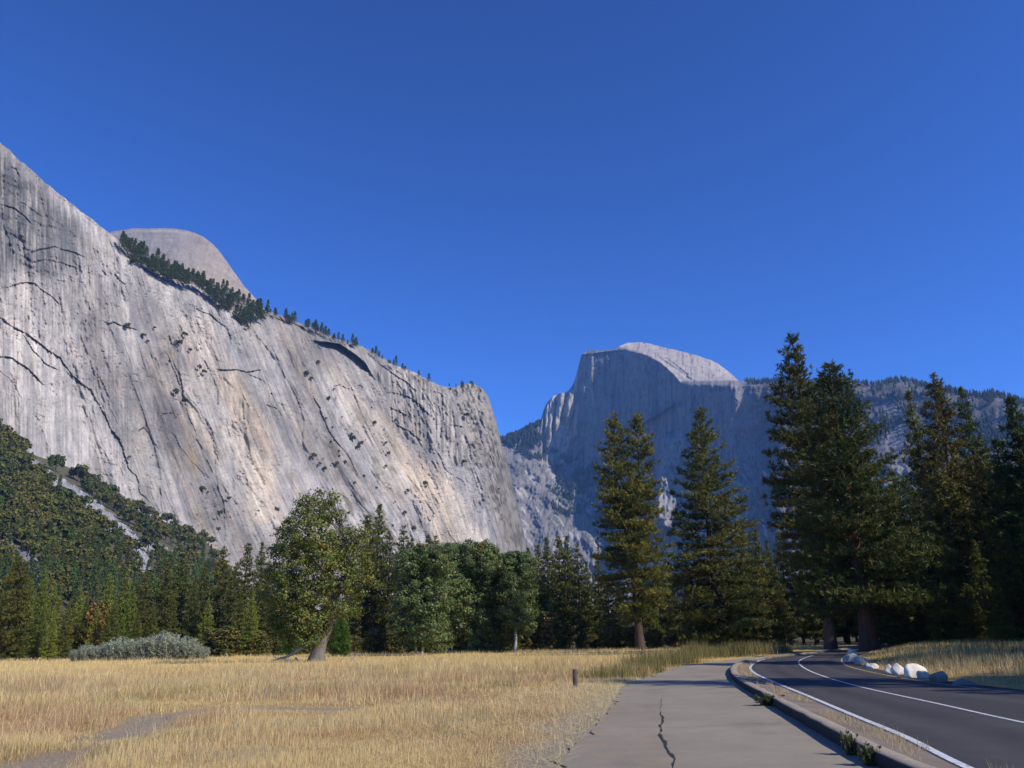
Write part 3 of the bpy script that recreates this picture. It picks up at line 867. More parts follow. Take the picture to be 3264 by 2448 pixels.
    C *= (1 - 0.08 * lowm)[..., None] * (1 - 0.35 * smooth(2370, 2450, X))[..., None]
    fc = face.astype(float)
    st = smooth(0.45, 0.68, fbm(X / 8, Y / 160, 4, 111))
    C += (np.array([0.17, 0.165, 0.165]) - C) * (fc * st * 0.8)[..., None]
    gr = fc * smooth(0.5, 0.7, fbm(X / 20, Y / 60, 3, 112)) * smooth(1990, 1900, X)
    C += (np.array([0.33, 0.37, 0.33]) - C) * (gr * 0.6)[..., None]
    wl_ = np.exp(-((X - 1888 - 6 * np.sin(Y / 40)) / 3.5) ** 2) * smooth(1120, 1150, Y) * smooth(1400, 1330, Y)
    C += (np.array([0.52, 0.5, 0.46]) - C) * (wl_ * 0.75)[..., None]
    C += (np.array([0.37, 0.325, 0.275]) - C) * (blur(dm.astype(float), 1) * 0.9)[..., None]
    dst = smooth(0.52, 0.7, fbm((X - 1.3 * Y) / 26, (Y + 0.5 * X) / 12, 4, 113))
    C += (np.array([0.30, 0.275, 0.26]) - C) * (dm * dst * 0.6)[..., None]
    C += (np.array([0.42, 0.39, 0.35]) - C) * (butt * 0.7)[..., None]
    bst = smooth(0.5, 0.66, fbm(X / 7, Y / 50, 3, 114)) * butt
    C += (np.array([0.23, 0.22, 0.2]) - C) * (bst * 0.5)[..., None]
    C += (np.array([0.47, 0.46, 0.44]) - C) * (pin * 0.7)[..., None]
    # scrub and soil on the benches under the face and on the ridge
    sc1 = smooth(0.47, 0.6, fbm((X - 0.4 * Y) / 34, (Y + 0.2 * X) / 40, 4, 115)) * lowm
    C += (np.array([0.13, 0.145, 0.1]) - C) * (sc1 * 0.5)[..., None]
    wt = smooth(0.62, 0.72, fbm((X - 0.7 * Y) / 12, (Y + 0.6 * X) / 60, 4, 116)) * lowm
    C += (np.array([0.5, 0.48, 0.45]) - C) * (wt * 0.8)[..., None]
    rdg = smooth(2370, 2420, X) * smooth(0.40, 0.56, fbm(X / 22, (Y + .3 * X) / 14, 4, 117))
    C += (np.array([0.13, 0.13, 0.10]) - C) * (rdg * 0.75)[..., None]
    slab = blur(in_poly(wx, wy, [(2770, 1330), (2830, 1290), (2890, 1300), (2900, 1420), (2880, 1520), (2800, 1420)]).astype(float), 4)
    C += (np.array([0.42, 0.39, 0.37]) - C) * (slab * 0.75)[..., None]
    seam = smooth(0.62, 0.74, fbm(X / 3.5, Y / 22, 3, 118))
    C *= (1 - 0.5 * seam)[..., None] * (1 + 0.45 * butt + 0.25 * wt)[..., None] * (0.8 + .4 * fbm(X / 4, Y / 4, 2, 119))[..., None]  # sunlight on the buttress strengthened in its colour
    C *= np.where(dm, 0.98, 0.64)[..., None] * np.array([1.0, 0.97, 0.94])  # sunlit dome painted lighter, shaded face darker than the same rock
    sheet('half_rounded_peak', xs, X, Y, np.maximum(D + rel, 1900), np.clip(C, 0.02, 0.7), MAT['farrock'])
    return xs, Y, D


TAL_TOP = [(-400, 1215), (-100, 1335), (0, 1388), (60, 1420), (90, 1445), (180, 1475), (270, 1512), (370, 1592), (440, 1630), (520, 1662), (590, 1690), (650, 1722), (690, 1760), (720, 1800), (760, 1870), (820, 1960)]


def talus_R(x, y):
    x = np.asarray(x, float); y = np.asarray(y, float)
    yt = np.interp(x, *zip(*TAL_TOP))
    Rt = cliff_R(x, yt) - 4; zt = Rt * tanel(x, yt)
    Rb = 430.0
    cot = (Rt - Rb) / np.maximum(zt, 1)
    return Rb / (1 - np.clip(tanel(x, y), 0, None) * cot)


SCREE = [[(70, 1440), (110, 1465), (180, 1520), (230, 1545), (330, 1620), (390, 1670), (450, 1715), (520, 1740), (560, 1765), (545, 1772), (470, 1752), (455, 1780), (440, 1760), (400, 1720), (340, 1690), (300, 1650), (230, 1590), (150, 1540), (130, 1520), (85, 1470)],
         [(440, 1750), (462, 1760), (470, 1800), (480, 1830), (455, 1850), (425, 1815), (435, 1790)],
         [(-60, 1725), (20, 1735), (60, 1745), (100, 1775), (130, 1805), (152, 1850), (130, 1870), (70, 1840), (40, 1790), (-60, 1770)],
         [(0, 1535), (30, 1540), (40, 1555), (20, 1580), (0, 1585)]]


def talus():
    xs = np.arange(-400, 822, 4.0); nr = 150
    yt = np.interp(xs, *zip(*TAL_TOP)) - 6 + 5 * (fbm(xs / 14, xs * 0, 3, 5) - .5)
    Y = yt[None] + (2062 - yt)[None] * np.linspace(0, 1, nr)[:, None]
    X = np.broadcast_to(xs[None], Y.shape)
    R = talus_R(X, Y)
    sm = np.zeros(X.shape)
    jx, jy = 16 * (fbm(X / 14, Y / 14, 3, 122) - .5), 22 * (fbm(X / 14, Y / 14, 3, 123) - .5)
    for p in SCREE: sm = np.maximum(sm, in_poly(X + jx, Y + jy, p))
    R = R + 3.2 * (fbm(X / 5, Y / 4, 3, 120) - .5) * (0.4 + sm) * 2
    brown = np.array([0.10, 0.09, 0.05])
    sc_c = np.where((X < 180)[..., None] & (Y > 1700)[..., None], np.array([0.17, 0.165, 0.165]), np.array([0.29, 0.28, 0.265]))
    spk = (0.65 + 0.7 * fbm(X / 3.2, Y / 2.6, 2, 121))[..., None]
    C = brown + (sc_c * spk - brown) * blur(sm.astype(float), 1)[..., None]
    sheet('talus_slope', xs, X, Y, np.maximum(R, 200), C, MAT['scree'], back=((1.01, 2), (1.05, -30)))


cliff()
north_dome()
half_dome()
talus()

# ------------------------------------------------------------------ trees
def pick(c0, c1, n):
    t = rng.random(n)[:, None]
    return np.asarray(c0) * (1 - t) + np.asarray(c1) * t


def sprays(centers, size, n, width, up, cols, outward=None, colvar=0.25):
    """n pointed blades bursting from every centre (needle tufts); returns verts, faces, cols"""
    k = len(centers)
    d = rng.normal(size=(k, n, 3))
    d /= np.linalg.norm(d, axis=2)[..., None]
    d[..., 2] += up
    if outward is not None: d += outward[:, None, :] * 0.55
    d /= np.linalg.norm(d, axis=2)[..., None]
    s = (np.broadcast_to(np.asarray(size), (k,))[:, None] * (0.6 + 0.7 * rng.random((k, n))))[..., None]
    p = np.cross(d, rng.normal(size=(k, n, 3))); p /= np.linalg.norm(p, axis=2)[..., None] + 1e-9
    w = s * width
    c = centers[:, None, :] + rng.normal(size=(k, n, 3)) * s * 0.16
    tip = c + d * s
    v = np.stack([c - p * w * 0.5 - d * s * 0.25, c + p * w * 0.5 + d * s * 0.15, tip], 2).reshape(-1, 3)
    f = np.arange(k * n * 3).reshape(-1, 3)
    cc = cols[:, None, :] * (1 - colvar + 2 * colvar * rng.random((k, n, 1)))
    return v, f, np.repeat(cc.reshape(-1, 3), 3, 0)


def leaves(centers, size, cols, normals=None, aspect=0.7, nbias=0.6):
    """one kite-shaped leaf (or leaf cluster) per centre"""
    k = len(centers)
    nrm = rng.normal(size=(k, 3))
    nrm /= np.linalg.norm(nrm, axis=1)[:, None]
    if normals is not None: nrm = nrm * (1 - nbias) + normals * nbias + np.array([0, 0, .15])
    nrm /= np.linalg.norm(nrm, axis=1)[:, None] + 1e-9
    a = np.cross(nrm, rng.normal(size=(k, 3))); a /= np.linalg.norm(a, axis=1)[:, None] + 1e-9
    b = np.cross(nrm, a)
    s = (np.broadcast_to(np.asarray(size), (k,)) * (0.6 + 0.8 * rng.random(k)))[:, None]
    v = np.stack([centers - a * s, centers + b * s * aspect - a * s * 0.2, centers + a * s, centers - b * s * aspect - a * s * 0.2], 1).reshape(-1, 3)
    return v, np.arange(k * 4).reshape(-1, 4), np.repeat(cols, 4, 0)


def bark_tube(acc, pts, rad, col, n=7):
    v, f = tube(pts, rad, n)
    acc.add(v, f, col)


def conifer(H, base, Rm, whorls, per, tuft, nn_, width, c0, c1, prof, up=0.35, spacing=0.75, bark=(0.078, 0.056, 0.043), trunk_r=None, droop=0.25, tops=None, lopsided=0.0, gap=0.0, spread=0.38, fill=2.15, inner=0.15, brown=0.0):
    """trunk with limbs, crown of needle tufts. tops: [(dx, fork height fraction, top fraction)] leaders"""
    tr = Acc(); cr = Acc()
    tr_r = trunk_r or H * 0.016
    leaders = tops or [(0, 0.0, 1.0)]
    zz = np.linspace(0, H * 0.99, 14)
    wob = 0.006 * H * np.sin(zz / H * 5 + rng.random() * 6)
    def axis(z, ld):
        dx, fk, tp = ld
        t = np.clip((z / H - fk) / max(1e-3, 1 - fk), 0, 1)
        return np.stack([np.interp(z, zz, wob) + dx * np.minimum(t * 2.2, 1) ** 0.8, np.interp(z, zz, wob) * 0.6 + 0 * z, z], -1)
    for ld in leaders:
        z = np.linspace(0 if ld is leaders[0] else ld[1] * H, H * ld[2], 14)
        r = tr_r * (1 - z / (H * 1.02)) ** 0.9 + 0.02
        if ld is leaders[0]:
            r[0] *= 1.28
        else: r *= 0.7
        bark_tube(tr, axis(z, ld), r, bark, 9)
    cen = []; outw = []; tcol = []; tsz = []
    for ld in leaders:
        nw = whorls if ld is leaders[0] else int(whorls * (1 - ld[1]))
        lo = base if ld is leaders[0] else max(base, ld[1] * H)
        for w in range(nw):
            t = (w + rng.random() * 0.9) / nw
            z = lo + (H * ld[2] - lo) * t
            tt = (z - base) / (H - base)
            az0 = rng.random() * 6.28
            for b in range(per):
                if rng.random() < gap: continue
                az = az0 + b * 6.28 / per + rng.normal() * 0.35
                L = Rm * np.interp(tt, *zip(*prof)) * (0.62 + 0.55 * rng.random()) * (1 + lopsided * math.cos(az))
                if len(leaders) > 1 and z > leaders[1][1] * H: L *= 0.8
                if L < 0.25: L = 0.25
                el = -droop + (0.25 + droop) * tt + 0.35 * tt * tt + rng.normal() * 0.08
                dirh = np.array([math.cos(az), math.sin(az)])
                s = np.linspace(0, 1, 5)
                o = axis(np.array([z]), ld)[0]
                zc = L * (s * math.sin(el) + 0.16 * s * s - 0.06 * s)
                P = np.stack([o[0] + dirh[0] * L * s * math.cos(el), o[1] + dirh[1] * L * s * math.cos(el), o[2] + zc], -1)
                bark_tube(tr, P, 0.012 * L * (1 - s * 0.85) + 0.012, np.array(bark) * 0.8, 3)
                nt = max(2, int(L / spacing * fill * (1 + 0.35 * L / max(Rm, .1))))
                u = inner + (1.04 - inner) * rng.random(nt) ** 0.75
                pos = np.stack([np.interp(u, s, P[:, q]) for q in range(3)], -1)
                side = np.array([-dirh[1], dirh[0], 0])
                pos += side * (rng.normal(size=nt) * spread * u * L * 0.55)[:, None] + np.array([0, 0, 1]) * (rng.normal(size=nt) * 0.16 + 0.1)[:, None]
                cen.append(pos); outw.append(np.broadcast_to(np.array([dirh[0], dirh[1], 0.1]), (nt, 3)))
                base_c = pick(c0, c1, 1)
                cc = base_c * (0.75 + 0.5 * rng.random((nt, 1)))
                if brown:
                    mk = rng.random(nt) < brown
                    cc[mk] = np.array([0.13, 0.075, 0.02]) * (0.7 + 0.6 * rng.random((mk.sum(), 1)))
                tcol.append(cc); tsz.append(np.full(nt, tuft * (0.75 + 0.25 * (1 - tt))))
    cen = np.concatenate(cen); outw = np.concatenate(outw); tcol = np.concatenate(tcol); tsz = np.concatenate(tsz)
    tcol = tcol * np.array([1.08, 1.0, 0.68])
    v, f, c = sprays(cen, tsz * 0.92, max(6, int(nn_ * 0.68)), width * 1.5, up, tcol, outw)
    cr.add(v, f, c)
    return tr.mesh('trunk'), cr.mesh('crown')


def limb_path(a, b, sag=0.0, n=7, wig=0.12):
    a = np.array(a, float); b = np.array(b, float)
    s = np.linspace(0, 1, n)[:, None]
    L = np.linalg.norm(b - a)
    p = a * (1 - s) + b * s + np.array([0, 0, 1]) * (sag * L * np.sin(s * math.pi))
    p[1:-1] += rng.normal(size=(n - 2, 3)) * wig * L * 0.22
    return p


def broadleaf(lobes, trunk_paths, leaf, per_clump, clump_r, density, c0, c1, bark, yellow=0.0, limb_from=None, aspect=0.75, ycol=(0.30, 0.17, 0.03), twig=True):
    """lobes: (x,y,z,rx,ry,rz) metres; leaves gather in clumps through each lobe's shell"""
    tr = Acc(); cr = Acc()
    for pts, rad in trunk_paths:
        bark_tube(tr, pts, rad, bark, 9)
    for li, (x, y, z, rx, ry, rz) in enumerate(lobes):
        c = np.array([x, y, z]); rr = np.array([rx, ry, rz])
        if limb_from is not None:
            src = limb_from(c)
            L = np.linalg.norm(c - src)
            P = limb_path(src, c, 0.06, 7)
            bark_tube(tr, P, np.linspace(0.03 + L * 0.022, 0.025, 7), bark, 5)
        n = max(4, int(density * (rx * ry + ry * rz + rx * rz) * 4.2))
        d = rng.normal(size=(n, 3)); d /= np.linalg.norm(d, axis=1)[:, None]
        rad = 0.35 + 0.65 * rng.random(n) ** 0.45
        cc = c + d * rr * rad[:, None]
        if twig:
            for q in range(0, n, 3):
                bark_tube(tr, limb_path(c + (cc[q] - c) * 0.15, cc[q], 0.03, 4), np.linspace(0.045, 0.012, 4), bark, 3)
        col = pick(c0, c1, n) * (0.75 + 0.5 * rng.random((n, 1)))
        if yellow:
            mk = rng.random(n) < yellow * (0.3 + 1.4 * rng.random())
            col[mk] = col[mk] * 0.4 + np.array(ycol) * 0.6 * (0.7 + 0.6 * rng.random((mk.sum(), 1)))
        k = per_clump
        off = rng.normal(size=(n, k, 3)); off /= np.linalg.norm(off, axis=2)[..., None] + 1e-9
        pos = cc[:, None] + off * (clump_r * rng.random((n, k, 1)) ** 0.5) * np.array([1, 1, 0.7])
        nrm = off * 0.5 + d[:, None] * 0.6
        lc = col[:, None] * (0.75 + 0.5 * rng.random((n, k, 1)))
        if yellow:
            ym = rng.random((n, k)) < yellow * 0.35
            lc[ym] = np.array(ycol) * (0.6 + 0.7 * rng.random((ym.sum(), 1)))
        lc = lc * np.array([1.05, 1.0, 0.72])
        v, f, c_ = leaves(pos.reshape(-1, 3), leaf, lc.reshape(-1, 3), nrm.reshape(-1, 3), aspect)
        cr.add(v, f, c_)
    return tr.mesh('trunk'), cr.mesh('crown')


def tree(name, meshes, loc, scale=1.0, rz=0.0, label=None, cat='tree', group=None, mats=('bark', 'needles')):
    e = bpy.data.objects.new(name, None)
    COL.objects.link(e)
    e.location = loc; e.rotation_euler = (0, 0, rz)
    e.scale = scale if hasattr(scale, '__len__') else (scale,) * 3
    tag(e, label, cat, group)
    obj('trunk', meshes[0], MAT[mats[0]], e)
    obj('crown', meshes[1], MAT[mats[1]], e)
    return e


def base_at(x, y):
    g = on_ground(np.float64(x), np.float64(y))
    return np.array([g[0], g[1], 0.0])


def height_for(p, ytop):
    """height of a tree standing at p whose tip shows at picture row ytop"""
    zs = np.linspace(0.5, 90, 1800)
    P = np.stack([np.full_like(zs, p[0]), np.full_like(zs, p[1]), zs - EYE], -1)
    yc = IH / 2 - FPX * (P @ CU) / (P @ FWD)
    return float(np.interp(-ytop, -yc, zs))


def pos_R(x, R):
    """ground point at distance R in the direction of picture column x at the horizon"""
    d = rays(np.float64(x), np.float64(2045.0)); h = math.hypot(d[0], d[1])
    return np.array([d[0] / h * R, d[1] / h * R, 0.0])


PINE0, PINE1 = (0.075, 0.105, 0.028), (0.19, 0.19, 0.055)
DK0, DK1 = (0.042, 0.075, 0.026), (0.09, 0.118, 0.034)
PROF_PINE = [(0, .55), (.12, .85), (.3, 1.0), (.55, .8), (.8, .45), (.93, .24), (1, .08)]
PROF_CONE = [(0, .9), (.1, 1.0), (.3, .86), (.6, .52), (.85, .22), (1, .04)]

# --- named pines, each grown for itself
def big_pines():
    p = base_at(2037, 2072); H = height_for(p, 1320)
    m = conifer(H, H * 0.12, 5.7, 44, 5, 0.62, 16, 0.16, PINE0, PINE1, [(0, .45), (.1, .7), (.2, .95), (.45, 1.0), (.65, .72), (.85, .5), (1, .12)], up=0.5, spacing=0.42, trunk_r=0.62, tops=[(-1.9, .42, .995), (1.75, .42, 1.0)], gap=0.05, brown=0.05)
    tree('pine_tree', m, p, label='tall olive pine with twin pointed tops standing alone on the meadow')
    p = base_at(2295, 2064); H = height_for(p, 1305)
    m = conifer(H, H * 0.045, 8.4, 52, 5, 0.68, 16, 0.16, PINE0, PINE1, [(0, .95), (.12, 1.0), (.3, .92), (.55, .68), (.8, .42), (1, .06)], up=0.45, spacing=0.46, trunk_r=0.6, gap=0.05, brown=0.06, lopsided=0.08)
    tree('pine_tree', m, p, label='broad single-topped pine beside the path bend, in front of the blue cliff')
    p = pos_R(2650, 104); H = height_for(p, 1078)
    m = conifer(H, H * 0.25, 4.6, 40, 5, 0.72, 15, 0.16, (0.057, 0.075, 0.024), (0.128, 0.128, 0.045), [(0, .7), (.2, 1.0), (.5, .95), (.7, .7), (.82, .42), (.93, .3), (1, .16)], up=0.6, spacing=0.5, trunk_r=0.62, gap=0.1, lopsided=-0.12)
    tree('pine_tree', m, p, label='tallest pine with a ragged open top, behind the dense dark pine')
    p = base_at(2757, 2079); H = height_for(p, 1168)
    m = conifer(H, H * 0.16, 7.6, 56, 6, 0.48, 15, 0.17, (0.042, 0.075, 0.023), (0.1, 0.12, 0.035), [(0, .85), (.08, 1.0), (.3, .84), (.56, .62), (.82, .34), (.95, .17), (1, .05)], up=0.4, spacing=0.4, trunk_r=0.78, gap=0.04, lopsided=0.1, brown=0.04, bark=(0.10, 0.058, 0.04))
    tree('pine_tree', m, (p[0] + 0.4, p[1], 0.05), label='dense dark green pine with a thick red trunk at the road edge')
    specs = [(2905, 1246, 128, 4.6, 'slim olive conifer, first of the row beyond the dense dark pine'),
             (2980, 1192, 118, 5.6, 'tall brownish pine with a thin bare tip beyond the roadside grass'),
             (3068, 1240, 126, 4.8, 'dark narrow fir between two taller conifers beyond the roadside grass'),
             (3228, 1268, 104, 5.6, 'very dark bushy conifer at the picture edge above the roadside grass')]
    for i, (xt, yt, R, rm, lab) in enumerate(specs):
        xb = 1632 + (xt - 1632) * (2045 + 6900) / (yt + 6900)
        p = pos_R(xb, R); H = height_for(p, yt)
        c0, c1 = [(PINE0, PINE1), ((0.075, 0.078, 0.024), (0.173, 0.138, 0.042)), (DK0, DK1), ((0.033, 0.063, 0.021), (0.068, 0.093, 0.027))][i]
        m = conifer(H, H * 0.12, rm, 44, 5, 0.7, 13, 0.17, c0, c1, [(0, 1.0), (.2, 1.0), (.5, .74), (.75, .46), (.88, .3), (.95, .12), (1, .05)] if i == 1 else PROF_CONE, up=0.35, spacing=0.5, trunk_r=0.5, gap=0.08, brown=0.06 if i == 1 else 0)
        tree('conifer_tree', m, p, label=lab)


big_pines()

# --- shared conifers of the wood's edge
V = []
V.append(conifer(22, 2.0, 3.6, 34, 5, 0.62, 9, 0.22, (0.072, 0.106, 0.032), (0.150, 0.165, 0.042), PROF_CONE, spacing=0.5, trunk_r=0.3, droop=0.3))
V.append(conifer(22, 2.6, 3.3, 30, 5, 0.66, 9, 0.22, (0.070, 0.092, 0.028), (0.156, 0.151, 0.041), PROF_PINE, spacing=0.52, trunk_r=0.32, gap=0.1, brown=0.03))
V.append(conifer(22, 1.2, 3.9, 34, 5, 0.6, 9, 0.22, (0.124, 0.177, 0.037), (0.202, 0.248, 0.053), PROF_CONE, spacing=0.5, trunk_r=0.3))
V.append(conifer(22, 3.6, 3.0, 28, 5, 0.66, 9, 0.22, (0.062, 0.088, 0.025), (0.129, 0.138, 0.038), PROF_PINE, spacing=0.52, trunk_r=0.32, gap=0.18))
V.append(conifer(22, 1.6, 4.6, 30, 6, 0.7, 9, 0.22, (0.069, 0.088, 0.027), (0.137, 0.132, 0.035), [(0, .9), (.15, 1), (.4, .9), (.65, .66), (.85, .34), (1, .05)], spacing=0.55, trunk_r=0.34))
EDGE_N = [0]


ORD = 'first second third fourth fifth sixth seventh eighth ninth tenth eleventh twelfth thirteenth fourteenth fifteenth sixteenth seventeenth eighteenth nineteenth twentieth'.split() + ['twenty-' + w for w in 'first second third fourth fifth sixth seventh eighth ninth'.split()]


def counted(rows, shared, text):
    """rows (x, ..., label): those with a shared label are counted along the row instead"""
    plain = sorted({r[0] for r in rows if r[-1] in shared})
    return [r[:-1] + ((text[r[-1]] % ORD[plain.index(r[0])]) if r[-1] in shared else r[-1],) for r in rows]


def edge_tree(x, ytop, R, var, label, group, name='conifer_tree', fat=1.0):
    p = pos_R(x, R); H = height_for(p, ytop); s = H / 22
    EDGE_N[0] += 1
    tree(name, V[var], p, (s * fat, s * fat, s), rng.random() * 6.28, label, 'tree', group)


G1 = 'conifers at the wood edge behind the grey shrubs'
L1 = 'young bright green conifer in the row behind the grey shrubs'
L2 = 'dark conifer in the close row behind the grey shrubs'
for x, yt, R, v_, lab in counted([(22, 1775, 150, 4, 'big dark conifer at the picture edge where the meadow ends'), (72, 1850, 170, 2, L1), (112, 1822, 178, 2, L1), (150, 1862, 165, 2, L1), (205, 1918, 148, 0, L2), (238, 1880, 175, 2, L1), (262, 1905, 160, 0, L2),
                          (330, 1832, 175, 2, L1), (382, 1822, 180, 2, L1), (352, 1905, 152, 0, L2), (410, 1870, 172, 2, L1), (440, 1832, 185, 1, L2), (480, 1930, 150, 0, L2), (538, 1898, 150, 3, L2), (508, 1790, 185, 1, L2), (560, 1765, 190, 0, L2), (605, 1850, 158, 0, L2),
                          (630, 1800, 180, 3, L2), (655, 1905, 148, 2, L1), (690, 1745, 180, 1, L2), (125, 1930, 150, 0, L2), (60, 1935, 150, 0, L2), (160, 1955, 146, 2, L1), (300, 1930, 155, 2, L1), (430, 1945, 150, 0, L2)], (L1, L2), {L1: 'bright green young conifer, %s in the close row counted towards the oak', L2: 'dark conifer, %s in the close row counted towards the oak'}):
    edge_tree(x, yt, R, v_, lab, None if 'big' in lab else G1, fat=0.95 + 0.2 * rng.random())
G2 = 'conifers in the dark wood behind the oak and the cottonwoods'
L3 = 'dark straight conifer in the wood behind the oak and cottonwoods'
for x, yt, R, v_, lab in counted([(735, 1800, 150, 3, L3), (768, 1735, 165, 1, L3), (815, 1728, 170, 0, L3), (842, 1790, 150, 1, L3), (795, 1880, 140, 2, L3), (880, 1850, 150, 0, L3), (930, 1880, 150, 3, L3), (985, 1860, 150, 3, L3), (1050, 1830, 150, 1, L3), (1110, 1780, 160, 3, L3),
                          (1160, 1648, 165, 1, 'tall conifer whose tip rises beside the spire behind the oak'), (1196, 1606, 170, 0, 'tallest narrow dark spire rising just behind the oak'), (1232, 1700, 160, 3, L3), (1280, 1682, 165, 3, 'slim pine rising between the oak spire and the cottonwoods'), (1305, 1722, 150, 1, L3), (1340, 1740, 160, 0, L3), (1362, 1712, 180, 3, L3), (1385, 1715, 170, 3, L3),
                          (1450, 1790, 160, 0, L3), (1520, 1800, 160, 1, L3), (1590, 1800, 160, 3, L3), (1650, 1800, 160, 0, L3)], (L3,), {L3: 'dark straight conifer behind oak and cottonwoods, %s along from the grey shrubs'}):
    edge_tree(x, yt, R, v_, lab, G2)
G3 = 'conifers between the cottonwoods and the twin-topped pine'
L4 = 'dark pointed conifer in the clump between cottonwoods and twin-topped pine'
for x, yt, R, v_, lab in counted([r + (L4,) for r in [(1690, 1745, 165, 0), (1722, 1735, 160, 0), (1752, 1712, 160, 0), (1792, 1712, 165, 1), (1818, 1708, 160, 0), (1852, 1742, 155, 3), (1880, 1790, 165, 0), (1916, 1780, 160, 3), (1945, 1840, 150, 1), (1985, 1850, 165, 0), (1760, 1900, 150, 2), (1805, 1880, 165, 0)]], (L4,), {L4: 'dark pointed conifer, %s from the cottonwoods in the clump before the twin-topped pine'}):
    edge_tree(x, yt, R, v_, lab, G3)
G4 = 'conifers in the wood behind the two meadow pines'
L5 = 'dark conifer in the wood behind the two tall meadow pines'
for x, yt, R, v_, lab in counted([r + (L5,) for r in [(2075, 1820, 180, 0), (2110, 1760, 185, 0), (2150, 1800, 185, 1), (2200, 1850, 190, 3), (2250, 1790, 190, 0), (2330, 1800, 185, 0), (2392, 1662, 165, 0), (2440, 1690, 160, 1), (2478, 1722, 165, 0), (2520, 1700, 170, 3), (2560, 1760, 160, 0), (2420, 1850, 180, 4), (2600, 1700, 150, 0), (2500, 1850, 140, 4)]], (L5,), {L5: 'dark conifer behind the two meadow pines, %s along from the twin-topped pine'}):
    edge_tree(x, yt, R, v_, lab, G4)
G5 = 'conifers of the dark wood beyond the roadside grass'
L6 = 'shaded dark conifer in the deep wood beyond the roadside grass'
for x, yt, R, v_, lab in counted([r + (L6,) for r in [(2700, 1620, 160, 0), (2780, 1560, 165, 1), (2840, 1520, 160, 0), (2885, 1600, 120, 4), (2930, 1500, 150, 0), (2990, 1560, 135, 0), (3045, 1480, 150, 1), (3090, 1500, 112, 4), (3150, 1430, 150, 0), (3195, 1560, 110, 0), (3250, 1450, 120, 4), (3300, 1400, 105, 0), (3380, 1420, 110, 1),
                     (2860, 1760, 108, 4), (2960, 1720, 108, 0), (3060, 1740, 102, 4), (3160, 1720, 98, 0), (3256, 1700, 92, 4), (3340, 1650, 92, 0), (3010, 1850, 100, 0), (3110, 1860, 95, 4), (3210, 1850, 88, 0)]], (L6,), {L6: 'shaded conifer in the deep wood beyond the roadside grass, %s from the tallest pine'}):
    edge_tree(x, yt, R, v_, lab, G5, fat=1.25)
# deeper rows that close the wood
G6 = 'conifers deep inside the wood'
L7 = 'conifer deep in the dark wood, half hidden behind the edge trees'
for i in range(74):
    x = -60 + i * 46 + rng.normal() * 10
    if x > 2750: yt, R = 1620 + 160 * rng.random(), 170 + 50 * rng.random()
    elif x > 2350: yt, R = 1790 + 80 * rng.random(), 190 + 50 * rng.random()
    else: yt, R = 1868 + 60 * rng.random(), 195 + 60 * rng.random()
    edge_tree(x, yt, R, [0, 1, 3, 4][i % 4], L7, G6, fat=1.15)
# trees standing beside the viewer, out of the picture, whose shadows cross the road and darken the wood
G7 = 'pines beside the road, out of the picture, that shade it'
SHADE = [(40, 31, 17, 4), (41, 40, 17.5, 4), (42, 50, 18, 4), (36, 28.5, 15, 4), (50, 47, 23, 4), (33.6, 16.1, 26, 4), (29.4, 12.6, 15, 1), (41.7, 35.5, 28, 4), (45, 25.5, 18, 4), (56, 39, 22, 4), (50.5, 54, 30, 1), (62, 46, 25, 4), (72, 52, 30, 4), (62, 66, 34, 4), (70, 58, 36, 4), (76, 76, 38, 4), (84, 66, 40, 0), (88, 84, 40, 4), (98, 76, 40, 0), (104, 96, 40, 4), (74, 92, 36, 0), (92, 100, 38, 4), (110, 84, 40, 0), (118, 104, 40, 4)]
for i, (x, y, h, vv) in enumerate(SHADE):
    s = h / 22
    tree('pine_tree', V[vv], (x, y, 0), (s * 1.05, s * 1.05, s), rng.random() * 6.28, 'roadside pine standing beside the viewer, its long shadow crossing the road', 'tree', G7)


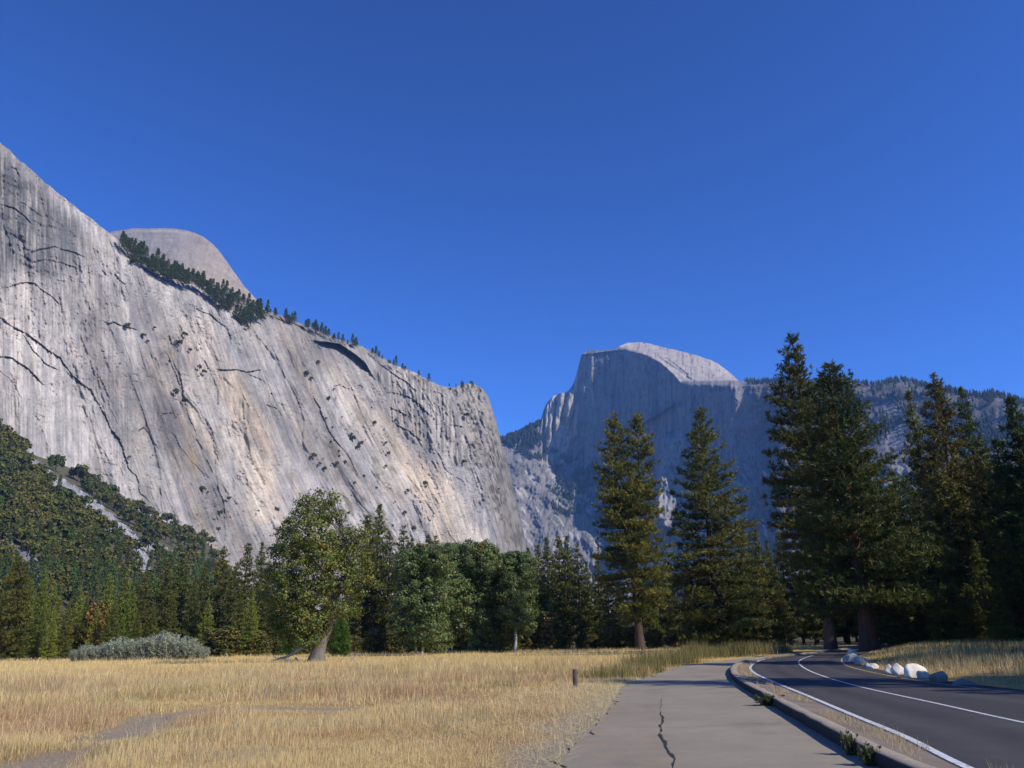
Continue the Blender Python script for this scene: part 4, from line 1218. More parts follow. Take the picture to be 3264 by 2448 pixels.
# --- the old oak on the meadow
def oak():
    p = base_at(1012, 2112)
    R = math.hypot(p[0], p[1]); mpp = R / FPX * 1.01
    def W(px, py, dy=0.0):
        """picture point -> metres from the oak's foot"""
        return np.array([(px - 1012) * mpp + (2112 - py) * 0.022 * mpp * -1, dy, (2112 - py) * mpp * 1.0])
    lob = [(965, 1612, 46, 0), (1030, 1600, 34, .8), (1000, 1655, 60, -1), (925, 1680, 48, .5), (1050, 1660, 42, -.5), (880, 1705, 30, .6), (1000, 1720, 78, -1.6), (920, 1755, 66, -.6), (1085, 1725, 58, .2), (1120, 1790, 60, .4), (865, 1760, 38, .8),
           (1030, 1800, 80, -2.2), (950, 1830, 76, -1.8), (1140, 1850, 48, -.3), (1090, 1870, 60, -1.2), (890, 1840, 60, .5), (870, 1900, 46, 0), (950, 1910, 72, -1.6), (1010, 1900, 60, -2), (900, 1965, 56, -.6), (970, 1985, 58, -1.6), (1125, 1915, 38, .4), (880, 2015, 34, .3), (940, 2035, 44, -.6), (1000, 2030, 30, -1.4),
           (1075, 1780, 70, 1.8), (960, 1760, 70, 2.0), (1000, 1860, 70, 2.2), (910, 1900, 50, 1.8), (1140, 1720, 32, 0), (1165, 1810, 28, .2), (845, 1835, 26, .2), (915, 2060, 24, -.2), (1040, 1960, 34, -1.2), (985, 2040, 34, -2.0), (1008, 1990, 40, -2.2), (965, 2010, 40, -1.8), (1020, 2052, 18, -1.9), (915, 2000, 50, .8), (1042, 2000, 30, -1.6), (1080, 1950, 44, -1.4), (1115, 1955, 34, -.4), (880, 1985, 36, .2), (830, 1905, 18, .2), (1185, 1870, 20, .2), (1000, 1580, 18, 0), (1052, 1592, 20, .4), (935, 1640, 22, .4)]
    lobes = []
    for x, y, r, dy in lob:
        c = W(x, y, dy); rr = r * mpp
        rr *= 0.9; lobes.append((c[0], c[1], c[2], rr, rr * 1.1, rr * 0.8))
    t1 = [W(1008, 2116), W(1014, 2080), W(1026, 2040), W(1040, 2010), W(1046, 1985), W(1058, 1950, .2), W(1062, 1910, .2), W(1050, 1860, 0), W(1030, 1800, 0), W(1015, 1730, 0), W(1005, 1660, 0)]
    r1 = np.array([1.0, .66, .52, .5, .46, .44, .42, .38, .3, .2, .08])
    t2 = [W(1062, 1910, .2), W(1085, 1860, .1), W(1100, 1800, 0), W(1095, 1740, 0)]
    t3 = [W(1046, 1985), W(1000, 1955, -.4), W(950, 1930, -.5), W(905, 1900, -.2)]
    dead = [W(1040, 2018, -.35), W(1044, 1995, -.5), W(1040, 1978, -.6), W(1033, 1970, -.6)]
    paths = [(t1, r1), (t2, np.array([.34, .26, .18, .08])), (t3, np.array([.34, .24, .16, .07])), (dead, np.array([.1, .08, .06, .03]))]
    nodes = np.array(t1[5:9] + t2 + t3)
    m = broadleaf(lobes, paths, 0.10, 32, 0.64, 1.3, (0.095, 0.14, 0.032), (0.18, 0.205, 0.055), (0.16, 0.142, 0.122), yellow=0.06, limb_from=lambda c: nodes[np.argmin(np.linalg.norm(nodes - c, axis=1) + 2.0 * (nodes[:, 2] > c[2]))])
    tree('oak_tree', m, p, (0.95, 0.95, 0.94), 0, 'old gnarled oak with a broad leafy crown standing in the dry meadow', mats=('bark', 'leaf'))
    # broken limb lying beside it
    a = Acc()
    def limb(pts, r0, r1, c=(0.34, 0.31, 0.28), n=6):
        P = np.array([W(*q) for q in pts]); bark_tube(a, P, np.linspace(r0, r1, len(P)), c, n)
    limb([(985, 2058, -.4), (960, 2075, -.7), (930, 2095, -1), (900, 2100, -1.2), (880, 2108, -1.3), (872, 2112, -1.4)], .2, .04)
    limb([(928, 2094, -1), (940, 2110, -1.2), (946, 2122, -1.3)], .12, .05)
    limb([(955, 2098, -1), (968, 2108, -1.2), (972, 2120, -1.2)], .1, .05)
    limb([(968, 2065, -.6), (950, 2052, -.7), (945, 2047, -.8)], .09, .03)
    limb([(905, 2100, -1.2), (893, 2090, -1.2), (900, 2084, -1.2)], .07, .02)
    o = obj('fallen_branch', a.mesh('fallen_branch'), MAT['bark'], None, p)
    tag(o, 'bleached broken oak limb propped in the grass beside the oak', 'branch')
    # grey snags in the grass
    a = Acc()
    def limb2(pts, r0, r1): bark_tube(a, np.array([W(*q) for q in pts]), np.linspace(r0, r1, len(pts)), (0.32, 0.29, 0.26), 5)
    limb2([(1118, 2128, -1), (1118, 2112, -1), (1117, 2098, -1)], .13, .08)
    limb2([(1118, 2106, -1), (1126, 2098, -1), (1134, 2088, -.9)], .05, .02)
    limb2([(1117, 2108, -1), (1128, 2107, -1), (1135, 2108, -1)], .04, .015)
    limb2([(1117, 2110, -1), (1110, 2115, -1), (1104, 2117, -1)], .04, .015)
    tag(obj('dead_snag', a.mesh('dead_snag'), MAT['bark'], None, p), 'small grey dead snag with stub branches in the grass near the oak', 'snag')
    a = Acc()
    limb2([(1048, 2132, -1.2), (1068, 2118, -1.2), (1085, 2112, -1), (1104, 2118, -1), (1120, 2126, -1)], .12, .05)
    limb2([(1078, 2114, -1), (1090, 2104, -1), (1094, 2100, -1)], .06, .03)
    limb2([(1140, 2122, -1.5), (1150, 2117, -1.4), (1160, 2122, -1.4)], .06, .02)
    tag(obj('dead_branch', a.mesh('dead_branch'), MAT['bark'], None, p), 'low weathered dead branch lying in the grass between oak and snag', 'branch')
    a = Acc()
    limb2([(1234, 2140, -4), (1238, 2128, -4), (1242, 2118, -4)], .05, .02)
    tag(obj('dead_stick', a.mesh('dead_stick'), MAT['bark'], None, p), 'lone thin grey stick leaning up out of the meadow grass', 'stick')
    # bright young pines at its foot
    m2 = conifer(4.6, 0.2, 1.15, 22, 6, 0.5, 14, 0.12, (0.058, 0.130, 0.026), (0.111, 0.182, 0.039), [(0, .8), (.2, 1.0), (.5, .9), (.8, .6), (1, .15)], spacing=0.22, trunk_r=0.07, up=0.7)
    q = base_at(1082, 2094); tree('young_pine', m2, q, (1.0, 1.0, height_for(q, 1976) / 4.6), 0.4, 'small bright green young pine tucked against the oak trunk')
    q = base_at(925, 2092); tree('young_pine', m2, q, (1.2, 1.2, height_for(q, 1990) / 4.6), 2.0, 'bushy bright green sapling under the oak near the broken limb')


oak()


# --- cottonwoods
def cottonwoods():
    specs = [  # trunk foot x,y; crown top y; crown centre x; crown half width px; bottom of crown; trunks
        (1345, 2089, 1742, 1352, 122, 2052, [(0, 0), (-18, 6)], 'round dark cottonwood with a white trunk, nearest the oak'),
        (1425, 2083, 1735, 1445, 112, 2035, [(0, 0), (14, 4)], 'cottonwood second from the oak with a thin grey trunk'),
        (1492, 2082, 1728, 1522, 108, 2050, [(0, 0), (10, 0)], 'open cottonwood with pale leaning limbs in the middle of the clump'),
        (1590, 2080, 1768, 1592, 98, 2050, [(0, 0), (-12, 3)], 'cottonwood with two slim white stems beside the end one'),
        (1640, 2080, 1760, 1655, 82, 2010, [(0, 0)], 'end cottonwood of the clump with a clean straight white trunk')]
    for fx, fy, ty, cx, hw, by, stems, lab in specs:
        p = base_at(fx, fy); R = math.hypot(p[0], p[1]); mpp = R / FPX * 1.02
        H = height_for(p, ty); zb = (fy - by) * mpp
        hwm = hw * mpp; ox = (cx - fx) * mpp
        lobes = []
        n = 22
        for i in range(n):
            t = (i + 0.5) / n
            z = zb + (H - zb) * t
            w = hwm * math.sin(math.pi * (0.13 + 0.8 * t)) ** 0.7
            az = i * 2.4 + rng.random()
            r = (0.2 + 0.8 * rng.random()) * w * 0.72
            s = (0.32 + 0.2 * rng.random()) * hwm
            zt = min(z, H - s * 0.75)
            lobes.append((ox * min(1, t * 2 + .2) + math.cos(az) * r, math.sin(az) * r, zt, s, s, s * 0.85))
        lobes.append((ox, 0, H - hwm * .35, hwm * .4, hwm * .4, hwm * .35))
        paths = []
        for k, (sx, sy) in enumerate(stems):
            z = np.linspace(-0.1, H * 0.93, 9)
            P = np.stack([sx * mpp + ox * np.clip(z / H, 0, 1) + 0.12 * np.sin(z * 0.9 + k * 2), np.full(9, -sy * 0.1) + 0.1 * np.cos(z), z], -1)
            paths.append((P, np.linspace(0.24 if k == 0 else 0.16, 0.05, 9)))
        nodes = np.concatenate([q[2:8] for q, _ in paths])
        m = broadleaf(lobes, paths, 0.125, 32, 0.62, 1.3, (0.078, 0.128, 0.046), (0.155, 0.21, 0.088), (0.42, 0.40, 0.36), yellow=0.02, limb_from=lambda c: nodes[np.argmin(np.linalg.norm(nodes - c, axis=1) + 3.0 * (nodes[:, 2] > c[2]))])
        tree('cottonwood_tree', m, p, 1.0, 0, lab, mats=('bark', 'leaf'))


cottonwoods()


# --- other broadleaf things
def round_lobes(H, w, n, zb):
    out = []
    for i in range(n):
        t = (i + .5) / n; az = i * 2.4
        r = w * 0.55 * math.sin(math.pi * (.1 + .8 * t)) * (0.5 + rng.random() * .6); s = w * (.34 + .2 * rng.random())
        out.append((math.cos(az) * r, math.sin(az) * r, zb + (H - zb) * t * 0.88 + s * .1, s, s, s * .85))
    return out


def simple_broad(H, w, n, leaf, per, cr_, dens, c0, c1, bark=(0.2, 0.17, 0.14), yellow=0.0, zb=0.4, ycol=(0.30, 0.17, 0.03)):
    st = np.array([[0, 0, -0.1], [0.02 * H, 0, H * .3], [-0.01 * H, 0.02 * H, H * .6], [0, 0, H * .85]])
    nodes = st[1:]
    return broadleaf(round_lobes(H, w, n, zb), [(st, np.array([.03, .024, .016, .006]) * H)], leaf, per, cr_, dens, c0, c1, bark, yellow, lambda c: nodes[np.argmin(np.linalg.norm(nodes - c, axis=1) + 3.0 * (nodes[:, 2] > c[2]))], ycol=ycol)


def put_broad(name, m, x, y, ytop, label, group=None, cat='tree', h0=10.0, fat=1.0):
    p = base_at(x, y); H = height_for(p, ytop); s = H / h0
    return tree(name, m, p, (s * fat, s * fat, s), rng.random() * 6, label, cat, group, ('bark', 'leaf'))


autumn = simple_broad(10, 3.2, 12, 0.26, 14, 0.7, 0.8, (0.145, 0.109, 0.043), (0.232, 0.160, 0.043), yellow=0.4, ycol=(0.22, 0.11, 0.03))
put_broad('autumn_tree', autumn, 285, 2099, 1918, 'thin yellow-brown autumn tree in front of the conifers by the grey shrubs')
put_broad('autumn_tree', autumn, 232, 2100, 1990, 'low rust-brown bush at the end of the grey shrubs', cat='bush', fat=1.3)
olive = simple_broad(10, 4.4, 16, 0.28, 14, 0.8, 0.8, (0.087, 0.102, 0.032), (0.152, 0.152, 0.043), yellow=0.08)
put_broad('broadleaf_tree', olive, 1750, 2071, 1950, 'low olive bushy tree at the foot of the conifers past the cottonwoods', fat=1.1)
put_broad('broadleaf_tree', olive, 1195, 2085, 2000, 'low green bush between the oak and the cottonwoods', cat='bush', fat=1.3)
put_broad('broadleaf_tree', olive, 1555, 2072, 1985, 'yellowish bush seen under the cottonwood crowns', cat='bush', fat=1.2)
maple = simple_broad(10, 4.6, 20, 0.24, 16, 0.7, 1.0, (0.072, 0.109, 0.029), (0.152, 0.174, 0.051), yellow=0.06, zb=2.0)
put_broad('broadleaf_tree', maple, 2893, 2064, 1800, 'drooping yellow-green broadleaf tree beside the dense dark pine', fat=0.95)
put_broad('broadleaf_tree', maple, 2955, 2055, 1905, 'shaded green broadleaf tree behind the grassy mound')
sap = simple_broad(10, 5.5, 14, 0.5, 14, 1.3, 0.5, (0.087, 0.116, 0.032), (0.160, 0.174, 0.051), zb=0.8)
put_broad('sapling', sap, 2475, 2042, 1982, 'small round green sapling at the dark wood edge beyond the road')

# low bushes that close the foot of the wood
for i in range(46):
    x = 610 + i * 40 + rng.normal() * 12
    if 1700 < x < 1790 or 2440 < x: continue
    p = pos_R(x, 138 + 22 * rng.random()); h_ = 2.2 + 2.6 * rng.random(); k_ = h_ / 10
    e = tree('understory_bush', olive, p, (k_ * 1.5, k_ * 1.5, k_), rng.random() * 6, 'low green bush filling the gap under the trees at the foot of the wood', 'bush', 'bushes at the foot of the wood', ('bark', 'leaf'))

# grey-green willows
willow = []
for k in range(3):
    a = Acc(); tr = Acc()
    for s in range(46):
        az = rng.random() * 6.28; r = 1.5 * rng.random() ** 0.6; h = (2.6 + 1.2 * rng.random()) * (1 - 0.25 * (r / 1.5) ** 2)
        b0 = np.array([math.cos(az) * r * .55, math.sin(az) * r * .55, 0]); b1 = np.array([math.cos(az) * r * 1.1, math.sin(az) * r * 1.1, h])
        P = limb_path(b0, b1, 0, 5, 0.06)
        bark_tube(tr, P, np.linspace(0.03, 0.01, 5), (0.2, 0.19, 0.16), 3)
        u = 0.12 + 0.9 * rng.random(30)
        c = np.stack([np.interp(u, np.linspace(0, 1, 5), P[:, q]) for q in range(3)], -1) + rng.normal(size=(30, 3)) * 0.12
        v, f, cc = sprays(c, 0.32, 3, 0.22, 0.9, pick((0.28, 0.32, 0.22), (0.42, 0.44, 0.32), 30))
        a.add(v, f, cc)
    willow.append((tr.mesh('stems'), a.mesh('foliage')))
wl_spots = [(250, 2098, 2072), (282, 2100, 2058), (312, 2101, 2062), (345, 2101, 2048), (382, 2102, 2036), (418, 2102, 2046), (450, 2102, 2036), (486, 2102, 2034), (520, 2101, 2020), (552, 2100, 2034), (588, 2099, 2034), (618, 2097, 2046), (652, 2095, 2062), (535, 2097, 2030), (365, 2099, 2050), (470, 2099, 2044)]
for i, (x, y, yt) in enumerate(wl_spots):
    p = pos_R(x, 128 - x * 0.012); H = height_for(p, yt); s = H / 3.4
    e = bpy.data.objects.new('willow_shrub', None); COL.objects.link(e)
    e.location = p; e.scale = (s * 1.35, s * 1.35, s); e.rotation_euler = (0, 0, rng.random() * 6)
    tag(e, 'grey-green willow shrub in the pale thicket at the meadow edge', 'shrub', 'grey-green willow shrubs at the meadow edge')
    obj('stems', willow[i % 3][0], MAT['bark'], e); obj('foliage', willow[i % 3][1], MAT['leaf'], e)

# --- small trees on the talus slope, one mesh each (too far to show their parts)
def far_round(c0, c1, seed):
    n = 15
    d = rng.normal(size=(n, 3)); d /= np.linalg.norm(d, axis=1)[:, None]; d[:, 2] = np.abs(d[:, 2]) * 0.9 - 0.1
    c = d * np.array([3.0, 3.0, 3.6]) * (0.4 + .6 * rng.random((n, 1))) + np.array([0, 0, 3.2])
    k = 26
    off = rng.normal(size=(n, k, 3)); off /= np.linalg.norm(off, axis=2)[..., None]
    pos = c[:, None] + off * 1.25 * rng.random((n, k, 1)) ** .4
    col = pick(c0, c1, n)[:, None] * (0.7 + 0.6 * rng.random((n, k, 1)))
    v, f, cc = leaves(pos.reshape(-1, 3), 0.55, col.reshape(-1, 3), off.reshape(-1, 3), 0.8)
    a = Acc(); a.add(v, f, cc)
    tv, tf = tube([[0, 0, -.8], [0, 0, 1.5], [.1, 0, 3.5]], [.3, .24, .12], 5); a.add(tv, tf, (0.12, 0.1, 0.08))
    return a.mesh('hillside_oak')


def far_cone(c0, c1, H=12.0, rm=2.1):
    n = 210
    t = rng.random(n) ** 0.8
    r = rm * (1 - t) ** 0.8 * (0.45 + .6 * rng.random(n)) + 0.1
    az = rng.random(n) * 6.28
    c = np.stack([np.cos(az) * r, np.sin(az) * r, 1.0 + (H - 1.1) * t], -1)
    o = np.stack([np.cos(az), np.sin(az), 0 * az], -1)
    v, f, cc = sprays(c, 0.95, 3, 0.4, 0.1, pick(c0, c1, n), o)
    a = Acc(); a.add(v, f, cc)
    tv, tf = tube([[0, 0, -.8], [0, 0, H * .5], [0, 0, H * .95]], [.3, .18, .04], 5); a.add(tv, tf, (0.12, 0.09, 0.07))
    return a.mesh('hillside_conifer')


OAKS = [far_round((0.091, 0.106, 0.024), (0.152, 0.147, 0.035), i) for i in range(2)] + [far_round((0.122, 0.120, 0.031), (0.183, 0.163, 0.040), 3), far_round((0.061, 0.083, 0.024), (0.110, 0.124, 0.033), 4)]
CONES = [far_cone((0.073, 0.112, 0.033), (0.134, 0.159, 0.044)), far_cone((0.085, 0.106, 0.029), (0.159, 0.156, 0.044)), far_cone((0.091, 0.142, 0.033), (0.140, 0.189, 0.046))]


def scree_mask(x, y, pad=0):
    return any(bool(in_poly(np.array([x]), np.array([y + pad]), p)[0]) for p in SCREE)


def zone(x, y):
    yt = np.interp(x, *zip(*TAL_TOP))
    line = np.interp(x, [70, 180, 330, 450, 560], [1450, 1530, 1640, 1725, 1770])
    if x > 60 and x < 600 and y < line + 4: return 'on the strip between the pale scree and the cliff foot'
    if x >= 600: return 'on the slope against the foot of the cliff behind the oak'
    if 60 < x < 560 and y < line + 70: return 'on the slope along the lower edge of the pale scree'
    if y > 1820: return 'at the bottom of the slope just above the meadow conifers'
    if x < 180 and 1640 < y: return 'on the slope around the dark grey rockslide patch'
    if y < yt + 120: return 'high on the slope near the picture edge under the cliff'
    return 'in the middle of the wooded slope below the pale scree'


def hillside():
    pts = []
    y = 1360.0
    while y < 1960:
        R = float(talus_R(np.array([300.0]), np.array([max(y, 1600.0)]))[0])
        step_x = 17 + (y - 1360) * 0.020
        x = -40 + rng.random() * step_x
        while x < 780:
            jx, jy = x + rng.normal() * step_x * .22, y + rng.normal() * 5
            yt = np.interp(jx, *zip(*TAL_TOP))
            if jy > yt + 4 and not scree_mask(jx, jy, -5):
                if not (jy < yt + 70 and 60 < jx < 260 and rng.random() < .55):
                    pts.append((jx, jy))
            x += step_x
        y += 12.5 + (y - 1360) * 0.026
    # strip of oaks right against the cliff foot
    n_oak = 0; n_con = 0
    for x, y in sorted(pts, key=lambda q: -q[1]):
        R = float(talus_R(np.array([x]), np.array([y]))[0]); P = at(np.array([x]), np.array([y]), np.array([R]))[0]
        cone = rng.random() < np.interp(y, [1450, 1700, 1800, 1900], [0.05, 0.15, 0.45, 0.8])
        if cone:
            me = CONES[int(rng.integers(3))]; s = 1.0 + 0.5 * rng.random()
            o = obj('hillside_conifer', me, MAT['far_trees'], None, P); n_con += 1
            tag(o, ['dark green', 'olive', 'bright green'][CONES.index(me)] + ' pointed conifer ' + zone(x, y), 'tree', 'conifers on the wooded slope below the cliff')
        else:
            warm = fbm(np.array([x / 130]), np.array([y / 60]), 3, 140)[0]
            me = OAKS[2] if (warm > 0.52 and rng.random() < .75) else OAKS[int(rng.choice([0, 1, 3]))]
            s = (1.15 + 0.75 * rng.random() ** 1.5) * np.interp(R, [430, 1000], [1.0, 1.55])
            o = obj('hillside_oak', me, MAT['far_trees'], None, P); n_oak += 1
            tag(o, ['olive green', 'mossy green', 'yellowish brown', 'deep green'][OAKS.index(me)] + ' round oak ' + zone(x, y), 'tree', 'oaks on the wooded slope below the cliff')
        o.scale = (s, s, s * (0.9 + .25 * rng.random())); o.rotation_euler = (0, 0, rng.random() * 6.28)
    print('hillside', n_oak, n_con)


hillside()

# loose stones of the scree
def scree_stones():
    a_v = []; a_f = []; n = 0
    base = np.array([[1, 0, 0], [-1, 0, 0], [0, 1, 0], [0, -1, 0], [0, 0, 1], [0, 0, -1]], float)
    fc = np.array([[0, 2, 4], [2, 1, 4], [1, 3, 4], [3, 0, 4], [2, 0, 5], [1, 2, 5], [3, 1, 5], [0, 3, 5]])
    cols = []
    for pi, p in enumerate(SCREE):
        pa = np.array(p)
        m = 2600 if pi == 0 else 700
        x = rng.uniform(pa[:, 0].min(), pa[:, 0].max(), m * 3); y = rng.uniform(pa[:, 1].min(), pa[:, 1].max(), m * 3)
        k = in_poly(x, y, p); x, y = x[k][:m], y[k][:m]
        P = at(x, y, talus_R(x, y) - 0.5)
        s = 0.6 + 2.4 * rng.random(len(x)) ** 3
        for q in range(len(x)):
            v = base * (0.6 + .7 * rng.random((6, 3))) * s[q] + rng.normal(size=(6, 3)) * .15
            a_v.append(v + P[q]); a_f.append(fc + n); n += 6
            c = (0.19 if pi >= 2 else 0.33) * (0.7 + .5 * rng.random())
            cols.append(np.full((6, 3), c) * np.array([1, .985, .97]))
    tag(obj('scree_stones', make_mesh('scree_stones', np.concatenate(a_v), np.concatenate(a_f), np.concatenate(cols)), MAT['stone']), label='loose grey stones of the scree on the slope', cat='stones', kind='stuff')


scree_stones()

# --- trees along the cliff top and shrubs on its ledges
def cliff_point(x, y):
    R = float(cliff_R(np.array([x]), np.array([y]))[0]); return at(np.array([x]), np.array([y]), np.array([R]))[0], R


def rim_trees():
    rim = lambda x: float(np.interp(x, *zip(*CLIFF_TOP)))
    band = []
    for i in range(190):                                     # wooded ledge running down from the dome
        x = 385 + (850 - 385) * rng.random()
        lo = np.interp(x, [385, 420, 520, 640, 700, 760, 800, 850], [800, 838, 892, 925, 985, 1030, 1050, 1010])
        hi = rim(x) - 4
        y = hi + (lo - hi) * rng.random() ** 0.8
        band.append((x, y, 0.75 + .5 * rng.random(), 'ledge'))
    for i in range(70):
        x = 400 + 440 * rng.random(); lo = np.interp(x, [385, 420, 520, 640, 700, 760, 800, 850], [800, 838, 892, 925, 985, 1030, 1050, 1010]); band.append((x, rim(x) + (lo + 8 - rim(x)) * rng.random(), .5 + .7 * rng.random(), 'bush'))
    for i in range(34):
        x = 850 + 230 * rng.random() ** 1.3; band.append((x, rim(x) + 6 * rng.random(), .6 + .5 * rng.random(), 'rim'))
    for i in range(20):
        x = 1080 + 330 * rng.random(); band.append((x, rim(x) + 4, .45 + .5 * rng.random(), 'rim'))
    for i in range(26):
        x = 1425 + 85 * rng.random(); band.append((x, rim(x) + 50 * rng.random() * (1 - abs(x - 1468) / 60), .5 + .35 * rng.random(), 'col'))
    for i in range(16):
        x = 10 + 300 * rng.random() ** .8; band.append((x, rim(x) + 3, .3 + .2 * rng.random(), 'wall'))
    for x, y, s, kind in band:
        P, R = cliff_point(x, y); P = P * 1.0
        k = R / 1300
        extra = 1 + (5 / R if kind in ('rim', 'wall') else -9 / R)
        P = np.array([P[0] * extra, P[1] * extra, P[2]])
        if kind == 'bush':
            o = obj('ledge_bush', OAKS[int(rng.choice([0, 1, 3]))], MAT['far_trees'], None, P); o.scale = (s * 1.5, s * 1.5, s * 1.3)
            tag(o, 'round green bush among the tiny pines on the wooded ledge', 'bush', 'bushes on the wooded ledge below the dome')
        elif kind == 'wall' or (kind == 'col' and rng.random() < .4):
            o = obj('rim_shrub', OAKS[3], MAT['far_trees'], None, P); o.scale = (s * .8, s * .8, s * .6)
            tag(o, 'dark scrubby bush on the bare rim of the cliff', 'bush', 'bushes on the cliff rim')
        else:
            o = obj('rim_pine', CONES[int(rng.integers(2))], MAT['far_trees'], None, P)
            q = s * (1.75 if kind == 'ledge' else 1.45 if kind == 'rim' else 1.0) * k; o.scale = (q * 1.25, q * 1.25, q * (0.45 + .8 * rng.random()))
            lab = {'ledge': ('tiny dark pine in the wooded ledge beneath the rounded dome', 'pines on the wooded ledge below the dome'), 'rim': ('tiny pine on the skyline of the long cliff rim', 'pines along the cliff rim'), 'col': ('tiny pine on the flat top of the end pillar of the cliff', 'pines on the pillar top')}[kind]
            tag(o, lab[0], 'tree', lab[1])
        o.rotation_euler = (0, 0, rng.random() * 6.28)
    # shrubs clinging to the wall
    spots = [(404, 1045), (470, 1090), (492, 1048), (588, 1073), (456, 1075), (570, 1100), (630, 1118), (636, 1175), (650, 1192), (540, 1155), (584, 1275), (590, 1285), (560, 1258), (632, 1200), (865, 1257), (487, 1450), (412, 1458), (398, 1468), (662, 1570), (645, 1568), (690, 1580), (775, 1510), (758, 1516),
             (605, 1615), (626, 1640), (729, 1592), (700, 1640), (690, 1700), (825, 1628), (880, 1632), (640, 1680), (690, 1725), (695, 1690), (382, 1160), (606, 1120), (1015, 1160), (978, 1197), (992, 1210), (1065, 1243), (1048, 1275), (1070, 1272), (1040, 1335), (1060, 1365), (1090, 1330), (1120, 1320), (1195, 1352), (1225, 1370), (1228, 1385), (1192, 1385), (1165, 1403), (1080, 1440), (1082, 1455),
             (1055, 1410), (1010, 1372), (1012, 1395), (1125, 1405), (1140, 1430), (1230, 1415), (1222, 1440), (1238, 1452), (1000, 1458), (1030, 1462), (1060, 1480), (1075, 1484), (1100, 1480), (1020, 1480), (1230, 1490), (1260, 1345), (1338, 1385), (1300, 1360), (1185, 1300), (1255, 1222), (1120, 1390), (1150, 1420), (1035, 1500), (1090, 1520), (1130, 1545), (1160, 1520), (1120, 1580), (1180, 1600), (1210, 1620), (1200, 1560), (1260, 1600),
             (1290, 1640), (1250, 1680), (1320, 1690), (1370, 1660), (1240, 1545), (1480, 1480), (1500, 1420), (1520, 1540), (1530, 1330), (1495, 1350), (1510, 1370), (1488, 1330), (1540, 1600), (1560, 1660), (1590, 1560), (1600, 1640), (1075, 1595), (1110, 1640), (1150, 1660), (1060, 1560), (990, 1560), (1300, 1570), (1410, 1600), (1355, 1548), (1357, 1555)]
    for x, y in spots:
        P, R = cliff_point(x, y)
        P = np.array([P[0] * .9965, P[1] * .9965, P[2] - 3])
        s = (0.5 + 1.5 * rng.random() ** 2.2) * (R / 1500)
        if x > 1000: s *= 0.85
        o = obj('ledge_shrub', OAKS[3] if rng.random() < .7 else OAKS[0], MAT['far_trees'], None, P)
        o.scale = (s, s, s * (0.9 + .5 * rng.random())); o.rotation_euler = (0, 0, rng.random() * 6.28)
        tag(o, 'dark green shrub rooted in a crack of the pale cliff', 'shrub', 'shrubs clinging to the cliff face')


rim_trees()


